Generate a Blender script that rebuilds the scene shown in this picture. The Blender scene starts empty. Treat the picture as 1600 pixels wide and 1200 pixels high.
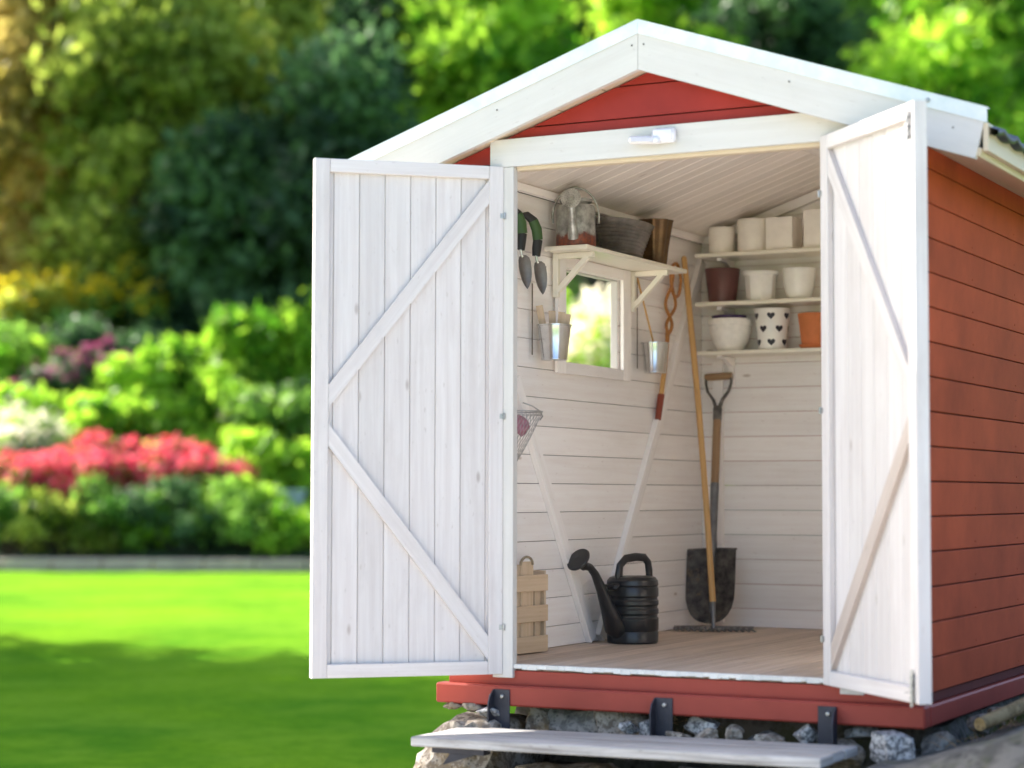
import bpy, bmesh, math, random
from math import sin, cos, pi, radians, sqrt
from mathutils import Vector, Matrix, noise, Euler
random.seed(7)
sc = bpy.context.scene
COL = sc.collection

# ------------------------------------------------------------ camera, light, exposure
CAM = Vector((2.7526, -6.4334, 0.6225))
YAW, PITCH, ROLL, FPX = radians(27.653), radians(3.103), radians(0.111), 3173.7
cd = bpy.data.cameras.new('camera'); cam = bpy.data.objects.new('camera', cd); COL.objects.link(cam)
cd.sensor_width = 36; cd.lens = 36*FPX/1600; cd.clip_start = .1; cd.clip_end = 1000
fw = Vector((-sin(YAW)*cos(PITCH), cos(YAW)*cos(PITCH), sin(PITCH)))
rt = Vector((cos(YAW), sin(YAW), 0)); up = rt.cross(fw)
r2 = rt*cos(ROLL)+up*sin(ROLL); u2 = -rt*sin(ROLL)+up*cos(ROLL)
m3 = Matrix((r2, u2, -fw)).transposed()
cam.matrix_world = Matrix.Translation(CAM) @ m3.to_4x4()
cd.dof.use_dof = True; cd.dof.focus_distance = 7.85; cd.dof.aperture_fstop = 1.4
sc.camera = cam

SUN = Vector((-.84, .20, .52)).normalized()
world = bpy.data.worlds.new('World'); sc.world = world; world.use_nodes = True
wn = world.node_tree; bgn = wn.nodes['Background']
sky = wn.nodes.new('ShaderNodeTexSky'); sky.sky_type = 'NISHITA'; sky.sun_disc = False
sky.sun_elevation = math.asin(SUN.z); sky.sun_rotation = math.atan2(SUN.x, SUN.y)
sky.dust_density = 2.5; sky.ozone_density = .6; sky.air_density = .8
wn.links.new(sky.outputs[0], bgn.inputs[0]); bgn.inputs[1].default_value = .15
ld = bpy.data.lights.new('sun', 'SUN'); ld.energy = 4.8; ld.angle = radians(.6); ld.color = (1, .94, .84)
sun = bpy.data.objects.new('sun', ld); COL.objects.link(sun)
sun.rotation_euler = SUN.to_track_quat('Z', 'Y').to_euler(); sun.location = (-8, 2, 9)
vs = sc.view_settings; vs.view_transform = 'Standard'; vs.look = 'None'; vs.gamma = 1; vs.exposure = 1.86
sc.render.engine = 'CYCLES'
sc.cycles.max_bounces = 12; sc.cycles.diffuse_bounces = 9; sc.cycles.transparent_max_bounces = 8

# ------------------------------------------------------------ materials
class N:
    def __init__(s, name):
        s.m = bpy.data.materials.new(name); s.m.use_nodes = True; s.t = s.m.node_tree
        s.b = s.t.nodes['Principled BSDF']; s.out = s.t.nodes['Material Output']
    def n(s, typ, **k):
        x = s.t.nodes.new('ShaderNode'+typ)
        for a, v in k.items():
            if a[0] == '_': x.inputs[a[1:].replace('_', ' ')].default_value = v
            else: setattr(x, a, v)
        return x
    def l(s, a, b): s.t.links.new(a, b)
    def ramp(s, src, *st):
        r = s.n('ValToRGB'); e = r.color_ramp.elements
        while len(e) < len(st): e.new(.5)
        for i, (p, c) in enumerate(st):
            e[i].position = p; e[i].color = (c, c, c, 1) if not hasattr(c, '__len__') else (*c, 1)
        s.l(src, r.inputs[0]); return r.outputs[0]
    def mix(s, f, a, b, mode='MIX'):
        x = s.n('Mix', data_type='RGBA', blend_type=mode)
        for i, v in ((0, f), (6, a), (7, b)):
            if hasattr(v, 'links'): s.l(v, x.inputs[i])
            elif i == 0: x.inputs[0].default_value = v
            else: x.inputs[i].default_value = (*v, 1)
        return x.outputs[2]
    def coord(s, kind='Object', scale=(1, 1, 1)):
        c = s.n('TexCoord'); m = s.n('Mapping', _Scale=scale); s.l(c.outputs[kind], m.inputs[0]); return m.outputs[0]
    def noise(s, v, scale, detail=4, rough=.6, dist=0):
        x = s.n('TexNoise', _Scale=scale, _Detail=detail, _Roughness=rough, _Distortion=dist); s.l(v, x.inputs[0]); return x.outputs[0]
    def var(s):
        a = s.n('Attribute', attribute_name='var'); return a.outputs['Fac']
    def bump(s, h, strength, dist=.002):
        b = s.n('Bump', _Strength=strength, _Distance=dist); s.l(h, b.inputs['Height']); s.l(b.outputs[0], s.b.inputs['Normal'])
    def fin(s, col, rough=.6, metal=0, spec=.5):
        if hasattr(col, 'links'): s.l(col, s.b.inputs['Base Color'])
        else: s.b.inputs['Base Color'].default_value = (*col, 1)
        if hasattr(rough, 'links'): s.l(rough, s.b.inputs['Roughness'])
        else: s.b.inputs['Roughness'].default_value = rough
        s.b.inputs['Metallic'].default_value = metal; s.b.inputs['Specular IOR Level'].default_value = spec
        return s.m

def wood(name, light, dark, knot=(.35, .25, .18), kn=.5, rough=.55, bump=.25, grain=1.0, varr=(.9, 1.04), dirt=.25):
    m = N(name); g = m.noise(m.coord('UV', (1.6, 42, 1)), 1, 6, .65, .4)
    gf = m.ramp(g, (.38, 0), (.68, 1))
    gm = m.n('Math', operation='MULTIPLY'); m.l(gf, gm.inputs[0]); gm.inputs[1].default_value = grain
    c = m.mix(gm.outputs[0], light, dark)
    # worn patches
    w = m.ramp(m.noise(m.coord('UV', (2.2, 7, 1)), 1, 5, .7), (.5, 0), (.74, dirt))
    c = m.mix(w, c, tuple(a*.72+b*.28 for a, b in zip(dark, knot)))
    # knots and nail marks
    v = m.n('TexVoronoi', _Scale=1.0); nz = m.noise(m.coord('UV', (9, 30, 1)), 1, 3)
    uv = m.coord('UV', (3.1, 8.5, 1)); m.l(uv, v.inputs[0])
    kf = m.ramp(v.outputs['Distance'], (.03, kn), (.08, 0))
    c = m.mix(kf, c, knot)
    sp = m.ramp(m.noise(m.coord('UV', (28, 90, 1)), 1, 2, .5), (.67, 0), (.76, kn*.5)); c = m.mix(sp, c, knot)
    mr = m.n('MapRange'); m.l(m.var(), mr.inputs[0]); mr.inputs[3].default_value, mr.inputs[4].default_value = varr
    c = m.mix(1.0, c, mr.outputs[0], 'MULTIPLY') if False else m.mixmul(c, mr.outputs[0])
    m.bump(g, bump, .0015)
    return m.fin(c, rough)
def _mixmul(s, c, f):
    x = s.n('VectorMath', operation='SCALE'); s.l(c, x.inputs[0]); s.l(f, x.inputs['Scale']); return x.outputs[0]
N.mixmul = _mixmul

def paint(name, col, rough=.4, chips=None, amt=.0, nstr=.12, bump=.15):
    m = N(name); o = m.coord('Object')
    a = m.ramp(m.noise(o, 3.5, 5, .65), (.3, 0), (.75, 1))
    c = m.mix(a, tuple(v*(1-nstr) for v in col), tuple(min(1, v*(1+nstr)) for v in col))
    if chips:
        ch = m.ramp(m.noise(m.coord('UV', (14, 40, 1)), 1, 5, .7), (.66-amt, 0), (.69-amt, .8)); c = m.mix(ch, c, chips)
    mr = m.n('MapRange'); m.l(m.var(), mr.inputs[0]); mr.inputs[3].default_value, mr.inputs[4].default_value = (.92, 1.06)
    c = m.mixmul(c, mr.outputs[0])
    m.bump(m.noise(m.coord('UV', (3, 60, 1)), 1, 5), bump, .001)
    return m.fin(c, rough, 0, .2)

def granite(name, a, b, c, scale=60, rough=.8, moss=None):
    m = N(name); o = m.coord('Object')
    n1 = m.noise(o, scale, 3, .7); col = m.mix(m.ramp(n1, (.42, 0), (.56, 1)), a, b)
    v = m.n('TexVoronoi', _Scale=scale*1.5); m.l(o, v.inputs[0])
    col = m.mix(m.ramp(v.outputs['Distance'], (.12, .8), (.3, 0)), col, c)
    if moss: col = m.mix(m.ramp(m.noise(o, 7, 5, .7), (.5, 0), (.62, .8)), col, moss)
    m.bump(m.noise(o, scale*.5, 6, .7), .6, .01)
    return m.fin(col, rough)

def metal(name, col, col2, rough=.4, mt=.9, scale=14, rust=None, ra=.6):
    m = N(name); o = m.coord('Object'); n1 = m.noise(o, scale, 5, .65)
    c = m.mix(m.ramp(n1, (.35, 0), (.65, 1)), col, col2)
    if rust: c = m.mix(m.ramp(m.noise(o, scale*.7, 6, .75), (ra, 0), (ra+.06, .9)), c, rust)
    m.bump(n1, .15, .003); return m.fin(c, rough, mt)

def plain(name, col, rough=.5, nstr=.1, scale=12, mt=0, bump=.1):
    m = N(name); o = m.coord('Object'); n1 = m.noise(o, scale, 4)
    c = m.mix(m.ramp(n1, (.3, 0), (.7, 1)), tuple(v*(1-nstr) for v in col), tuple(min(1, v*(1+nstr)) for v in col))
    m.bump(n1, bump, .002); return m.fin(c, rough, mt)

def leaf(name, a, b, trans=.5):
    m = N(name); c = m.mix(m.var(), a, b)
    m.fin(c, .5, 0, .3); tr = m.n('BsdfTranslucent'); m.l(c, tr.inputs[0])
    mx = m.n('MixShader'); mx.inputs[0].default_value = trans
    m.l(m.b.outputs[0], mx.inputs[1]); m.l(tr.outputs[0], mx.inputs[2]); m.l(mx.outputs[0], m.out.inputs[0]); return m.m

M = {}
M['door'] = wood('whitewashed_door_wood', (.645, .61, .60), (.55, .50, .49), (.26, .20, .17), .55, .5, .4, .85, (.90, 1.05), .45)
M['trimw'] = wood('white_painted_board', (.60, .58, .555), (.56, .535, .505), (.30, .24, .2), .45, .55, .35, .9, (.98, 1.02), .35)
M['lining'] = wood('whitewashed_lining', (.94, .90, .87), (.88, .82, .785), (.38, .27, .20), .6, .55, .3, .9, (.92, 1.05), .3)
M['ceil'] = wood('whitewashed_ceiling', (.93, .87, .81), (.85, .765, .69), (.4, .3, .22), .5, .55, .3, .9, (.9, 1.05), .35)
M['cream'] = wood('cream_shelf_paint', (.88, .83, .71), (.82, .76, .63), (.4, .3, .2), .1, .4, .1, .5, (.97, 1.02), .08)
M['beige'] = wood('beige_soffit_paint', (.60, .50, .37), (.54, .44, .31), (.4, .3, .2), .1, .5, .12, .5, (.96, 1.02), .1)
M['floor'] = wood('worn_floor_boards', (.61, .485, .385), (.44, .335, .255), (.2, .13, .09), .6, .6, .4, 1.0, (.85, 1.1), .5)
M['grey'] = wood('weathered_grey_plank', (.56, .54, .52), (.23, .21, .19), (.10, .08, .07), .8, .8, .8, 1.0, (.85, 1.08), .7)
M['bare'] = wood('bare_brown_wood', (.50, .43, .39), (.40, .33, .29), (.15, .1, .07), .4, .65, .3, 1.0, (.95, 1.05), .3)
M['pine'] = wood('light_pine_slats', (.66, .50, .34), (.53, .38, .24), (.25, .13, .05), .5, .55, .2, .9, (.88, 1.08), .25)
M['handle'] = wood('varnished_handle_wood', (.62, .36, .13), (.50, .27, .09), (.25, .12, .04), .3, .4, .1, .7, (1, 1), .2)
M['ash'] = wood('worn_ash_shaft', (.36, .22, .11), (.24, .14, .07), (.1, .06, .03), .4, .5, .25, .9, (1, 1), .4)
M['rattan'] = plain('orange_rattan', (.42, .17, .04), .4, .25, 60)
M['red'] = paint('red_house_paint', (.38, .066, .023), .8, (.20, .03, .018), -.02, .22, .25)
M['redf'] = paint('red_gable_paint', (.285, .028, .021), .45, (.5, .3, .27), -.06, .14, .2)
M['redb'] = paint('red_beam_paint', (.31, .055, .040), .42, (.55, .3, .28), -.05, .12, .25)
M['core'] = plain('dark_red_gap', (.10, .016, .01), .9)
M['dark'] = plain('dark_backing', (.03, .02, .018), .9)
M['endw'] = paint('white_board_ends', (.72, .71, .68), .6, (.1, .08, .06), .0, .1, .4)
M['tile'] = plain('black_roof_tile', (.025, .027, .032), .45, .3)
M['zincw'] = metal('white_metal_flashing', (.74, .76, .76), (.60, .66, .67), .45, .15, 9)
M['steel'] = metal('black_painted_steel', (.025, .025, .035), (.04, .04, .055), .5, .3, 20)
M['bolt'] = metal('grey_bolt', (.45, .45, .46), (.3, .3, .3), .4, .9, 60)
M['zinc'] = metal('shiny_zinc', (.75, .75, .74), (.6, .6, .6), .22, 1, 10)
M['galv'] = metal('old_galvanised', (.62, .63, .60), (.26, .26, .24), .38, .65, 22, (.22, .08, .04), .64)
m = N('rusty_galv'); o = m.coord('Object'); n1 = m.noise(o, 22, 5, .65); rc_ = m.mix(m.ramp(n1, (.35, 0), (.65, 1)), (.46, .46, .43), (.15, .15, .14))
sx = m.n('SeparateXYZ'); m.l(o, sx.inputs[0]); ma = m.n('Math', operation='MULTIPLY_ADD'); m.l(sx.outputs[2], ma.inputs[0]); ma.inputs[1].default_value = -9; m.l(m.noise(o, 14, 5, .7), ma.inputs[2])
rf = m.ramp(ma.outputs[0], (.04, 0), (.16, 1)); rc_ = m.mix(rf, rc_, m.mix(m.ramp(m.noise(o, 50, 4, .7), (.4, 0), (.6, 1)), (.26, .07, .035), (.12, .05, .04)))
m.bump(n1, .3, .003); m.fin(rc_, .45, .3); M['rusty_galv'] = m.m
M['rust'] = plain('rust', (.20, .065, .035), .85, .4, 40, 0, .5)
M['iron'] = metal('dark_forged_iron', (.05, .046, .044), (.22, .20, .18), .6, .2, 20, (.26, .19, .13), .58)
M['socket'] = metal('grey_socket_steel', (.14, .14, .15), (.24, .24, .24), .45, .8, 14)
M['basin'] = metal('ribbed_dark_metal', (.27, .25, .23), (.13, .12, .11), .36, .6, 10)
M['brass'] = metal('tarnished_brown_metal', (.22, .13, .06), (.10, .06, .035), .35, .7, 10)
M['plastic'] = plain('black_plastic', (.018, .018, .020), .33, .15, 30)
M['lampw'] = plain('white_plastic', (.75, .74, .78), .35, .02)
M['lens'] = plain('grey_lens', (.5, .5, .56), .2, .05)
M['ceram'] = plain('cream_ceramic', (.88, .83, .76), .55, .08, 9)
M['gloss'] = plain('glazed_white_ceramic', (.90, .88, .84), .18, .06, 9)
M['brown'] = plain('brown_plastic_pot', (.13, .05, .045), .4, .1)
M['terra'] = plain('terracotta', (.62, .19, .065), .7, .12)
M['purple'] = plain('purple_bowl', (.06, .03, .12), .4)
M['whiterough'] = plain('rough_white_glaze', (.88, .85, .80), .5, .07, 40, 0, .5)
M['black'] = plain('black_print', (.02, .02, .03), .5)
M['green'] = plain('green_rubber', (.04, .10, .025), .5)
M['blackr'] = plain('black_rubber', (.015, .015, .015), .55)
M['blade'] = metal('trowel_blade', (.34, .32, .30), (.24, .22, .21), .45, .7, 12)
M['wire'] = metal('thin_zinc_wire', (.5, .5, .5), (.4, .4, .4), .4, .8, 30)
M['pink'] = plain('pink_cloth', (.42, .20, .26), .8, .3, 40)
M['strapm'] = plain('brown_strap', (.16, .12, .09), .6)
M['rope'] = plain('jute_rope', (.33, .26, .17), .9, .3, 80)
M['redgrip'] = plain('red_grip', (.25, .045, .02), .5)
M['granite'] = granite('speckled_granite', (.12, .12, .125), (.50, .49, .48), (.03, .03, .035), 60)
M['stone'] = granite('brown_grey_stone', (.16, .13, .10), (.36, .32, .27), (.06, .05, .04), 34, .9, (.20, .14, .06))
M['stone2'] = granite('dark_grey_stone', (.13, .13, .12), (.26, .25, .23), (.05, .05, .05), 26)
M['rock'] = granite('weathered_bedrock', (.065, .062, .055), (.14, .13, .115), (.03, .03, .028), 12, .95, (.07, .075, .035))
M['bark'] = granite('log_bark', (.20, .13, .05), (.32, .22, .10), (.08, .05, .03), 30)
M['twig'] = plain('dry_litter', (.30, .2, .11), .9, .4, 60)
M['grassb'] = leaf('moss_blades', (.05, .09, .02), (.12, .16, .04), .3)
M['trunk'] = granite('tree_bark', (.05, .04, .03), (.10, .08, .06), (.02, .02, .02), 4)
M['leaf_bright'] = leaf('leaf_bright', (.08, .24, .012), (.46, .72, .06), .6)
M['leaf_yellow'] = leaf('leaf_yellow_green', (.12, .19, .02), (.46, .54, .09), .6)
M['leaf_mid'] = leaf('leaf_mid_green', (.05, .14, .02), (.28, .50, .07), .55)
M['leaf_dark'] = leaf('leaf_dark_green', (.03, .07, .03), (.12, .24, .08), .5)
M['leaf_flare_gold'] = leaf('leaf_flare_gold', (.30, .25, .05), (.72, .56, .18), .6)  # gold leaf colour imitates the warm flare in the upper left corner
M['fl_red'] = leaf('blossom_red', (.60, .01, .05), (.97, .22, .28), .45)
M['fl_mag'] = leaf('blossom_magenta', (.30, .03, .12), (.5, .14, .28), .35)
M['fl_yel'] = leaf('blossom_yellow', (.55, .42, .01), (.75, .6, .02), .4)
M['fl_white'] = leaf('blossom_white', (.86, .80, .58), (.90, .82, .66), .5)

# ------------------------------------------------------------ mesh builder
WM = {}
class MB:
    def __init__(s):
        s.bm = bmesh.new(); s.uv = s.bm.loops.layers.uv.new('UVMap'); s.cl = s.bm.loops.layers.float_color.new('var'); s.mi = 0
    def _f(s, vs, var, uvs=None, smooth=False):
        try: f = s.bm.faces.new(vs)
        except ValueError: return None
        f.smooth = smooth; f.material_index = s.mi
        for i, lp in enumerate(f.loops):
            lp[s.cl] = (var, var, var, 1)
            if uvs: lp[s.uv].uv = uvs[i]
        return f
    def box(s, c, size, R=None, bev=.0015, var=None, la=None):
        """chamfered box; R = 3x3 rotation"""
        var = random.random() if var is None else var
        c = Vector(c); h = [x/2 for x in size]; b = min(bev, min(h)*.6); R = R or Matrix.Identity(3)
        la = max(range(3), key=lambda i: size[i]) if la is None else la
        o1, o2 = random.random()*50, random.random()*50
        oth = [i for i in range(3) if i != la]
        V = {}
        for sx in (-1, 1):
            for sy in (-1, 1):
                for sz in (-1, 1):
                    for k in range(3):
                        p = Vector([(sg*(h[i] if i == k else h[i]-b)) for i, sg in enumerate((sx, sy, sz))])
                        V[(sx, sy, sz, k)] = (s.bm.verts.new(c+R @ p), p)
        def face(keys, nax):
            if nax == la: uvf = lambda p: (p[oth[0]]*.25+o1, p[oth[1]]+o2)
            else:
                ot = [i for i in oth if i != nax]; ot = ot[0] if ot else oth[0]
                uvf = lambda p: (p[la]+o1, p[ot]+o2+nax*.37)
            s._f([V[k][0] for k in keys], var, [uvf(V[k][1]) for k in keys])
        for k in range(3):
            a, bb = [i for i in range(3) if i != k]
            for sg in (-1, 1):
                ks = []
                for s1, s2 in ((-1, -1), (1, -1), (1, 1), (-1, 1)):
                    t = [0, 0, 0]; t[k] = sg; t[a] = s1; t[bb] = s2; ks.append((*t, k))
                face(ks, k)
        for k in range(3):   # edges parallel to axis k
            a, bb = [i for i in range(3) if i != k]
            for s1 in (-1, 1):
                for s2 in (-1, 1):
                    def key(sk, f): t = [0, 0, 0]; t[k] = sk; t[a] = s1; t[bb] = s2; return (*t, f)
                    face([key(-1, a), key(1, a), key(1, bb), key(-1, bb)], a)
        for sx in (-1, 1):
            for sy in (-1, 1):
                for sz in (-1, 1): face([(sx, sy, sz, 0), (sx, sy, sz, 1), (sx, sy, sz, 2)], 0)
        return s
    def bar(s, a, b, w, t, n, bev=.0015, var=None):
        """board from a to b, width w, thickness t along n"""
        a, b = Vector(a), Vector(b); x = (b-a).normalized(); n = Vector(n); n = (n-x*n.dot(x)).normalized(); y = n.cross(x)
        R = Matrix((x, y, n)).transposed(); return s.box((a+b)/2, ((b-a).length, w, t), R, bev, var, 0)
    def prism(s, poly, fn, t0, t1, var=None, la=0, rot=0):
        """poly: 2D points (u,v); fn(u,v,t) -> 3D"""
        var = random.random() if var is None else var; o1, o2 = random.random()*50, random.random()*50
        A = [s.bm.verts.new(fn(u, v, t0)) for u, v in poly]; B = [s.bm.verts.new(fn(u, v, t1)) for u, v in poly]
        uvs = [(p[la]+o1, p[1-la]+o2) for p in [(q[0]*cos(rot)+q[1]*sin(rot), -q[0]*sin(rot)+q[1]*cos(rot)) for q in poly]]; n = len(poly)
        s._f(A[::-1], var, uvs[::-1]); s._f(B, var, uvs)
        for i in range(n):
            j = (i+1) % n
            s._f([A[i], A[j], B[j], B[i]], var, [uvs[i], uvs[j], (uvs[j][0], uvs[j][1]+.03), (uvs[i][0], uvs[i][1]+.03)])
        return s
    def lathe(s, prof, c=(0, 0, 0), seg=32, R=None, flute=None, var=.5):
        c = Vector(c); R = R or Matrix.Identity(3); rings = []
        for r, z in prof:
            ring = []
            for i in range(seg):
                a = 2*pi*i/seg; rr = r*(flute(a, z) if flute else 1)
                ring.append(s.bm.verts.new(c+R @ Vector((rr*cos(a), rr*sin(a), z))) )
            rings.append(ring)
        for k in range(len(rings)-1):
            for i in range(seg):
                j = (i+1) % seg
                s._f([rings[k][i], rings[k][j], rings[k+1][j], rings[k+1][i]], var, [(i/seg, prof[k][1]), ((i+1)/seg, prof[k][1]), ((i+1)/seg, prof[k+1][1]), (i/seg, prof[k+1][1])], True)
        if prof[0][0] > 1e-5: s._f(rings[0][::-1], var)
        if prof[-1][0] > 1e-5: s._f(rings[-1], var)
        return s
    def tube(s, pts, rad, seg=10, cap=True, flat=None, closed=False, var=.5):
        pts = [Vector(p) for p in pts]; n = len(pts)
        if not hasattr(rad, '__len__'): rad = [rad]*n
        rings = []; pn = None; L = 0
        for i, p in enumerate(pts):
            if closed: t = (pts[(i+1) % n]-pts[i-1])
            else: t = pts[min(i+1, n-1)]-pts[max(i-1, 0)]
            t.normalize()
            if pn is None: pn = t.orthogonal().normalized() if not flat else Vector(flat)
            pn = (pn-t*pn.dot(t)).normalized(); bn = t.cross(pn)
            r = rad[i]; ra, rb = r if hasattr(r, '__len__') else (r, r)
            rings.append([s.bm.verts.new(p+pn*ra*cos(2*pi*k/seg)+bn*rb*sin(2*pi*k/seg)) for k in range(seg)])
        m = n if closed else n-1
        for i in range(m):
            A, B = rings[i], rings[(i+1) % n]; l2 = L+(pts[(i+1) % n]-pts[i]).length
            for k in range(seg):
                j = (k+1) % seg
                s._f([A[k], A[j], B[j], B[k]], var, [(L, k*.01), (L, k*.01+.01), (l2, k*.01+.01), (l2, k*.01)], True)
            L = l2
        if cap and not closed: s._f(rings[0][::-1], var); s._f(rings[-1], var)
        return s
    def rock(s, c, size, seed=0, sub=3, rough=.28, R=None, sq=.55, var=.5, fh=(.56, .84)):
        g = bmesh.ops.create_icosphere(s.bm, subdivisions=sub, radius=1)
        R = R or Matrix.Identity(3); c = Vector(c)
        for v in g['verts']:
            p = v.co.copy(); m = max(abs(x) for x in p); p = (p*(1-sq)+(p/m)*sq*.86)*1.08
            d = noise.noise(p*1.1+Vector((seed*7.3, seed, 0)))*rough+noise.noise(p*3+Vector((seed, 0, seed*3)))*rough*.35+noise.noise(p*8+Vector((seed, 0, 3)))*rough*.1
            # facet: clamp along a few random planes
            rnd = random.Random(seed*31+5)
            for _ in range(11):
                nn = Vector((rnd.uniform(-1, 1), rnd.uniform(-1, 1), rnd.uniform(-1, 1))).normalized(); h = rnd.uniform(*fh)
                if p.dot(nn) > h: p -= nn*(p.dot(nn)-h)*.96
            p *= 1+d
            v.co = c+R @ Vector((p.x*size[0]/2, p.y*size[1]/2, p.z*size[2]/2))
        return s
    def build(s, name, mat, parent=None, loc=None, smooth=None, recalc=True, **props):
        if recalc: bmesh.ops.recalc_face_normals(s.bm, faces=s.bm.faces)
        me = bpy.data.meshes.new(name)
        if parent is not None: T = WM[parent]
        elif loc is not None: T = Matrix.Translation(Vector(loc))
        else: T = Matrix.Identity(4)
        s.bm.transform(T.inverted()); s.bm.to_mesh(me); s.bm.free()
        for q in (mat if isinstance(mat, tuple) else (mat,)): me.materials.append(M[q] if isinstance(q, str) else q)
        if smooth: me.shade_smooth(); me.set_sharp_from_angle(angle=radians(smooth))
        o = bpy.data.objects.new(name, me); COL.objects.link(o); WM[o] = T
        if parent is not None: o.parent = parent
        elif loc is not None: o.location = loc
        for k, v in props.items(): o[k] = v
        return o
def thing(name, loc, label, cat, group=None, rz=0):
    o = bpy.data.objects.new(name, None); COL.objects.link(o); o.location = loc; o.rotation_euler = (0, 0, rz); o.empty_display_size = .1
    WM[o] = Matrix.Translation(Vector(loc)) @ Matrix.Rotation(rz, 4, 'Z')
    o['label'] = label; o['category'] = cat
    if group: o['group'] = group
    return o
def copy_tree(o, loc=None, rz=None, scale=None, parent=None, **props):
    c = o.copy(); COL.objects.link(c)
    if parent is not None: c.parent = parent
    if loc is not None: c.location = loc
    if rz is not None: c.rotation_euler = (0, 0, rz)
    if scale is not None: c.scale = scale if hasattr(scale, '__len__') else (scale,)*3
    for k, v in props.items(): c[k] = v
    for ch in o.children: copy_tree(ch, parent=c)
    return c
def XZ(y): return lambda u, v, t: Vector((u, y+t, v))
def YZ(x): return lambda u, v, t: Vector((x+t, u, v))
def clipz(poly, z0, z1):
    def half(P, f, k):
        out = []
        for i in range(len(P)):
            a, b = P[i], P[(i+1) % len(P)]; fa, fb = f(a), f(b)
            if fa >= 0: out.append(a)
            if (fa >= 0) != (fb >= 0): t = fa/(fa-fb); out.append((a[0]+(b[0]-a[0])*t, a[1]+(b[1]-a[1])*t))
        return out
    P = half(poly, lambda p: p[1]-z0, 0)
    if len(P) > 2: P = half(P, lambda p: z1-p[1], 0)
    return P if len(P) > 2 else None

# ------------------------------------------------------------ ground and setting
FH = Vector((-sin(YAW), cos(YAW), 0)); RH = Vector((cos(YAW), sin(YAW), 0))
def bg(d, s, z=0.): v = Vector((CAM.x, CAM.y, 0))+FH*d+RH*s; v.z = z; return v
def slope(d): return -.9 if d < 40.6 else -.9+(d-40.6)*.27 if d < 62 else 4.9+(d-62)*.55
LAWN = -.9
m = N('lawn_grass'); o = m.coord('Object')
gb = m.mix(m.ramp(m.noise(o, .35, 4, .6), (.35, 0), (.65, 1)), (.085, .235, .016), (.195, .37, .018))
gb = m.mix(m.ramp(m.noise(o, 9, 6, .75), (.4, 0), (.65, .5)), gb, (.05, .16, .010))
gb = m.mix(m.ramp(m.noise(o, 1.6, 5, .7), (.45, 0), (.62, .45)), gb, (.20, .36, .03)); m.bump(m.noise(o, 60, 4, .8), .7, .03); M['lawn'] = m.fin(gb, 1, 0, .0)
m = N('bounce_gravel'); o = m.coord('Object'); v = m.n('TexVoronoi', _Scale=42.); m.l(o, v.inputs[0])
gc = m.mix(m.ramp(m.noise(o, 30, 4, .7), (.35, 0), (.65, 1)), (.56, .50, .44), (.76, .70, .63)); m.bump(v.outputs[0], .8, .02); M['bounce_gravel'] = m.fin(gc, .9)
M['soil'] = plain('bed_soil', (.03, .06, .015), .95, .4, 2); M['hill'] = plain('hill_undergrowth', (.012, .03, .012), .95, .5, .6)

g = MB(); P = [(-160, -120), (160, -120), (160, 160), (-160, 160)]
g._f([g.bm.verts.new((x, y, LAWN)) for x, y in P], .5); g.build('lawn', 'lawn', kind='structure')
g = MB()  # pale ground out of view, added to bounce sunlight up into the shed
pts = []
for i in range(48):
    a = 2*pi*i/48; r = 1+.08*noise.noise(Vector((cos(a)*2, sin(a)*2, 3)))
    pts.append(g.bm.verts.new((3.0+cos(a)*9.0*r, -6.2+sin(a)*9.0*r, LAWN+.004)))
g._f(pts, .5); g.build('unseen_bounce_yard', 'bounce_gravel', kind='structure')
def strip(name, mat, d0, d1, zf, n=24, w=60, kind='structure'):
    g = MB(); rows = []
    for i in range(n+1):
        d = d0+(d1-d0)*i/n
        rows.append([g.bm.verts.new(bg(d+.4*sin(s*.3), s, zf(d)+.12*noise.noise(Vector((d*.4, s*.4, 0)))*min(1, (d-d0)/2))) for s in [(-w+2*w*k/60) for k in range(61)]])
    for a, b in zip(rows, rows[1:]):
        for k in range(60): g._f([a[k], a[k+1], b[k+1], b[k]], .5, None, True)
    g.build(name, mat, kind=kind)
strip('flower_bed', 'soil', 40.5, 62, lambda d: slope(d)+.01)
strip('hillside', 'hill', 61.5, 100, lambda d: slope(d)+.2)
g = MB()
for k in range(60):
    s0 = -30+k*1.0; d = 40.2+.35*sin(s0*.3)
    g.box(bg(d, s0+.49, LAWN+.11), (.97, .3, .26), Matrix.Rotation(YAW+random.uniform(-.02, .02), 3, 'Z'), .03)
g.build('stone_kerb', plain('pale_kerb', (.44, .35, .27), .85, .2, 3), kind='structure')

# ------------------------------------------------------------ foliage
def leaves(g, pts, size, n_up=0.3, varf=None):
    for p, vv in pts:
        sz = size*random.uniform(.6, 1.3)
        nrm = Vector((random.gauss(0, 1), random.gauss(0, 1), random.gauss(0, 1)+n_up)).normalized()
        a = nrm.orthogonal().normalized(); a = Matrix.Rotation(random.random()*6.28, 3, nrm) @ a; b = nrm.cross(a)
        q = [p+a*sz, p+b*sz*.45+nrm*sz*.12, p-a*sz, p-b*sz*.45+nrm*sz*.12]
        g._f([g.bm.verts.new(x) for x in q], vv)
def blob_points(centres, n, shell=.5):
    out = []; tot = sum(r*r for _, r, _ in centres)
    for c, r, v in centres:
        k = int(n*r*r/tot)
        for _ in range(k):
            d = Vector((random.gauss(0, 1), random.gauss(0, 1), random.gauss(0, 1))).normalized()
            rr = r*(shell+(1.25-shell)*random.random()**.9)*(1+.7*noise.noise(d*2.2+c))
            out.append((c+Vector((d.x*rr, d.y*rr, d.z*rr*.8)), min(1, max(0, v*1.3-.15+random.gauss(0, .25)))))
    return out
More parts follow.
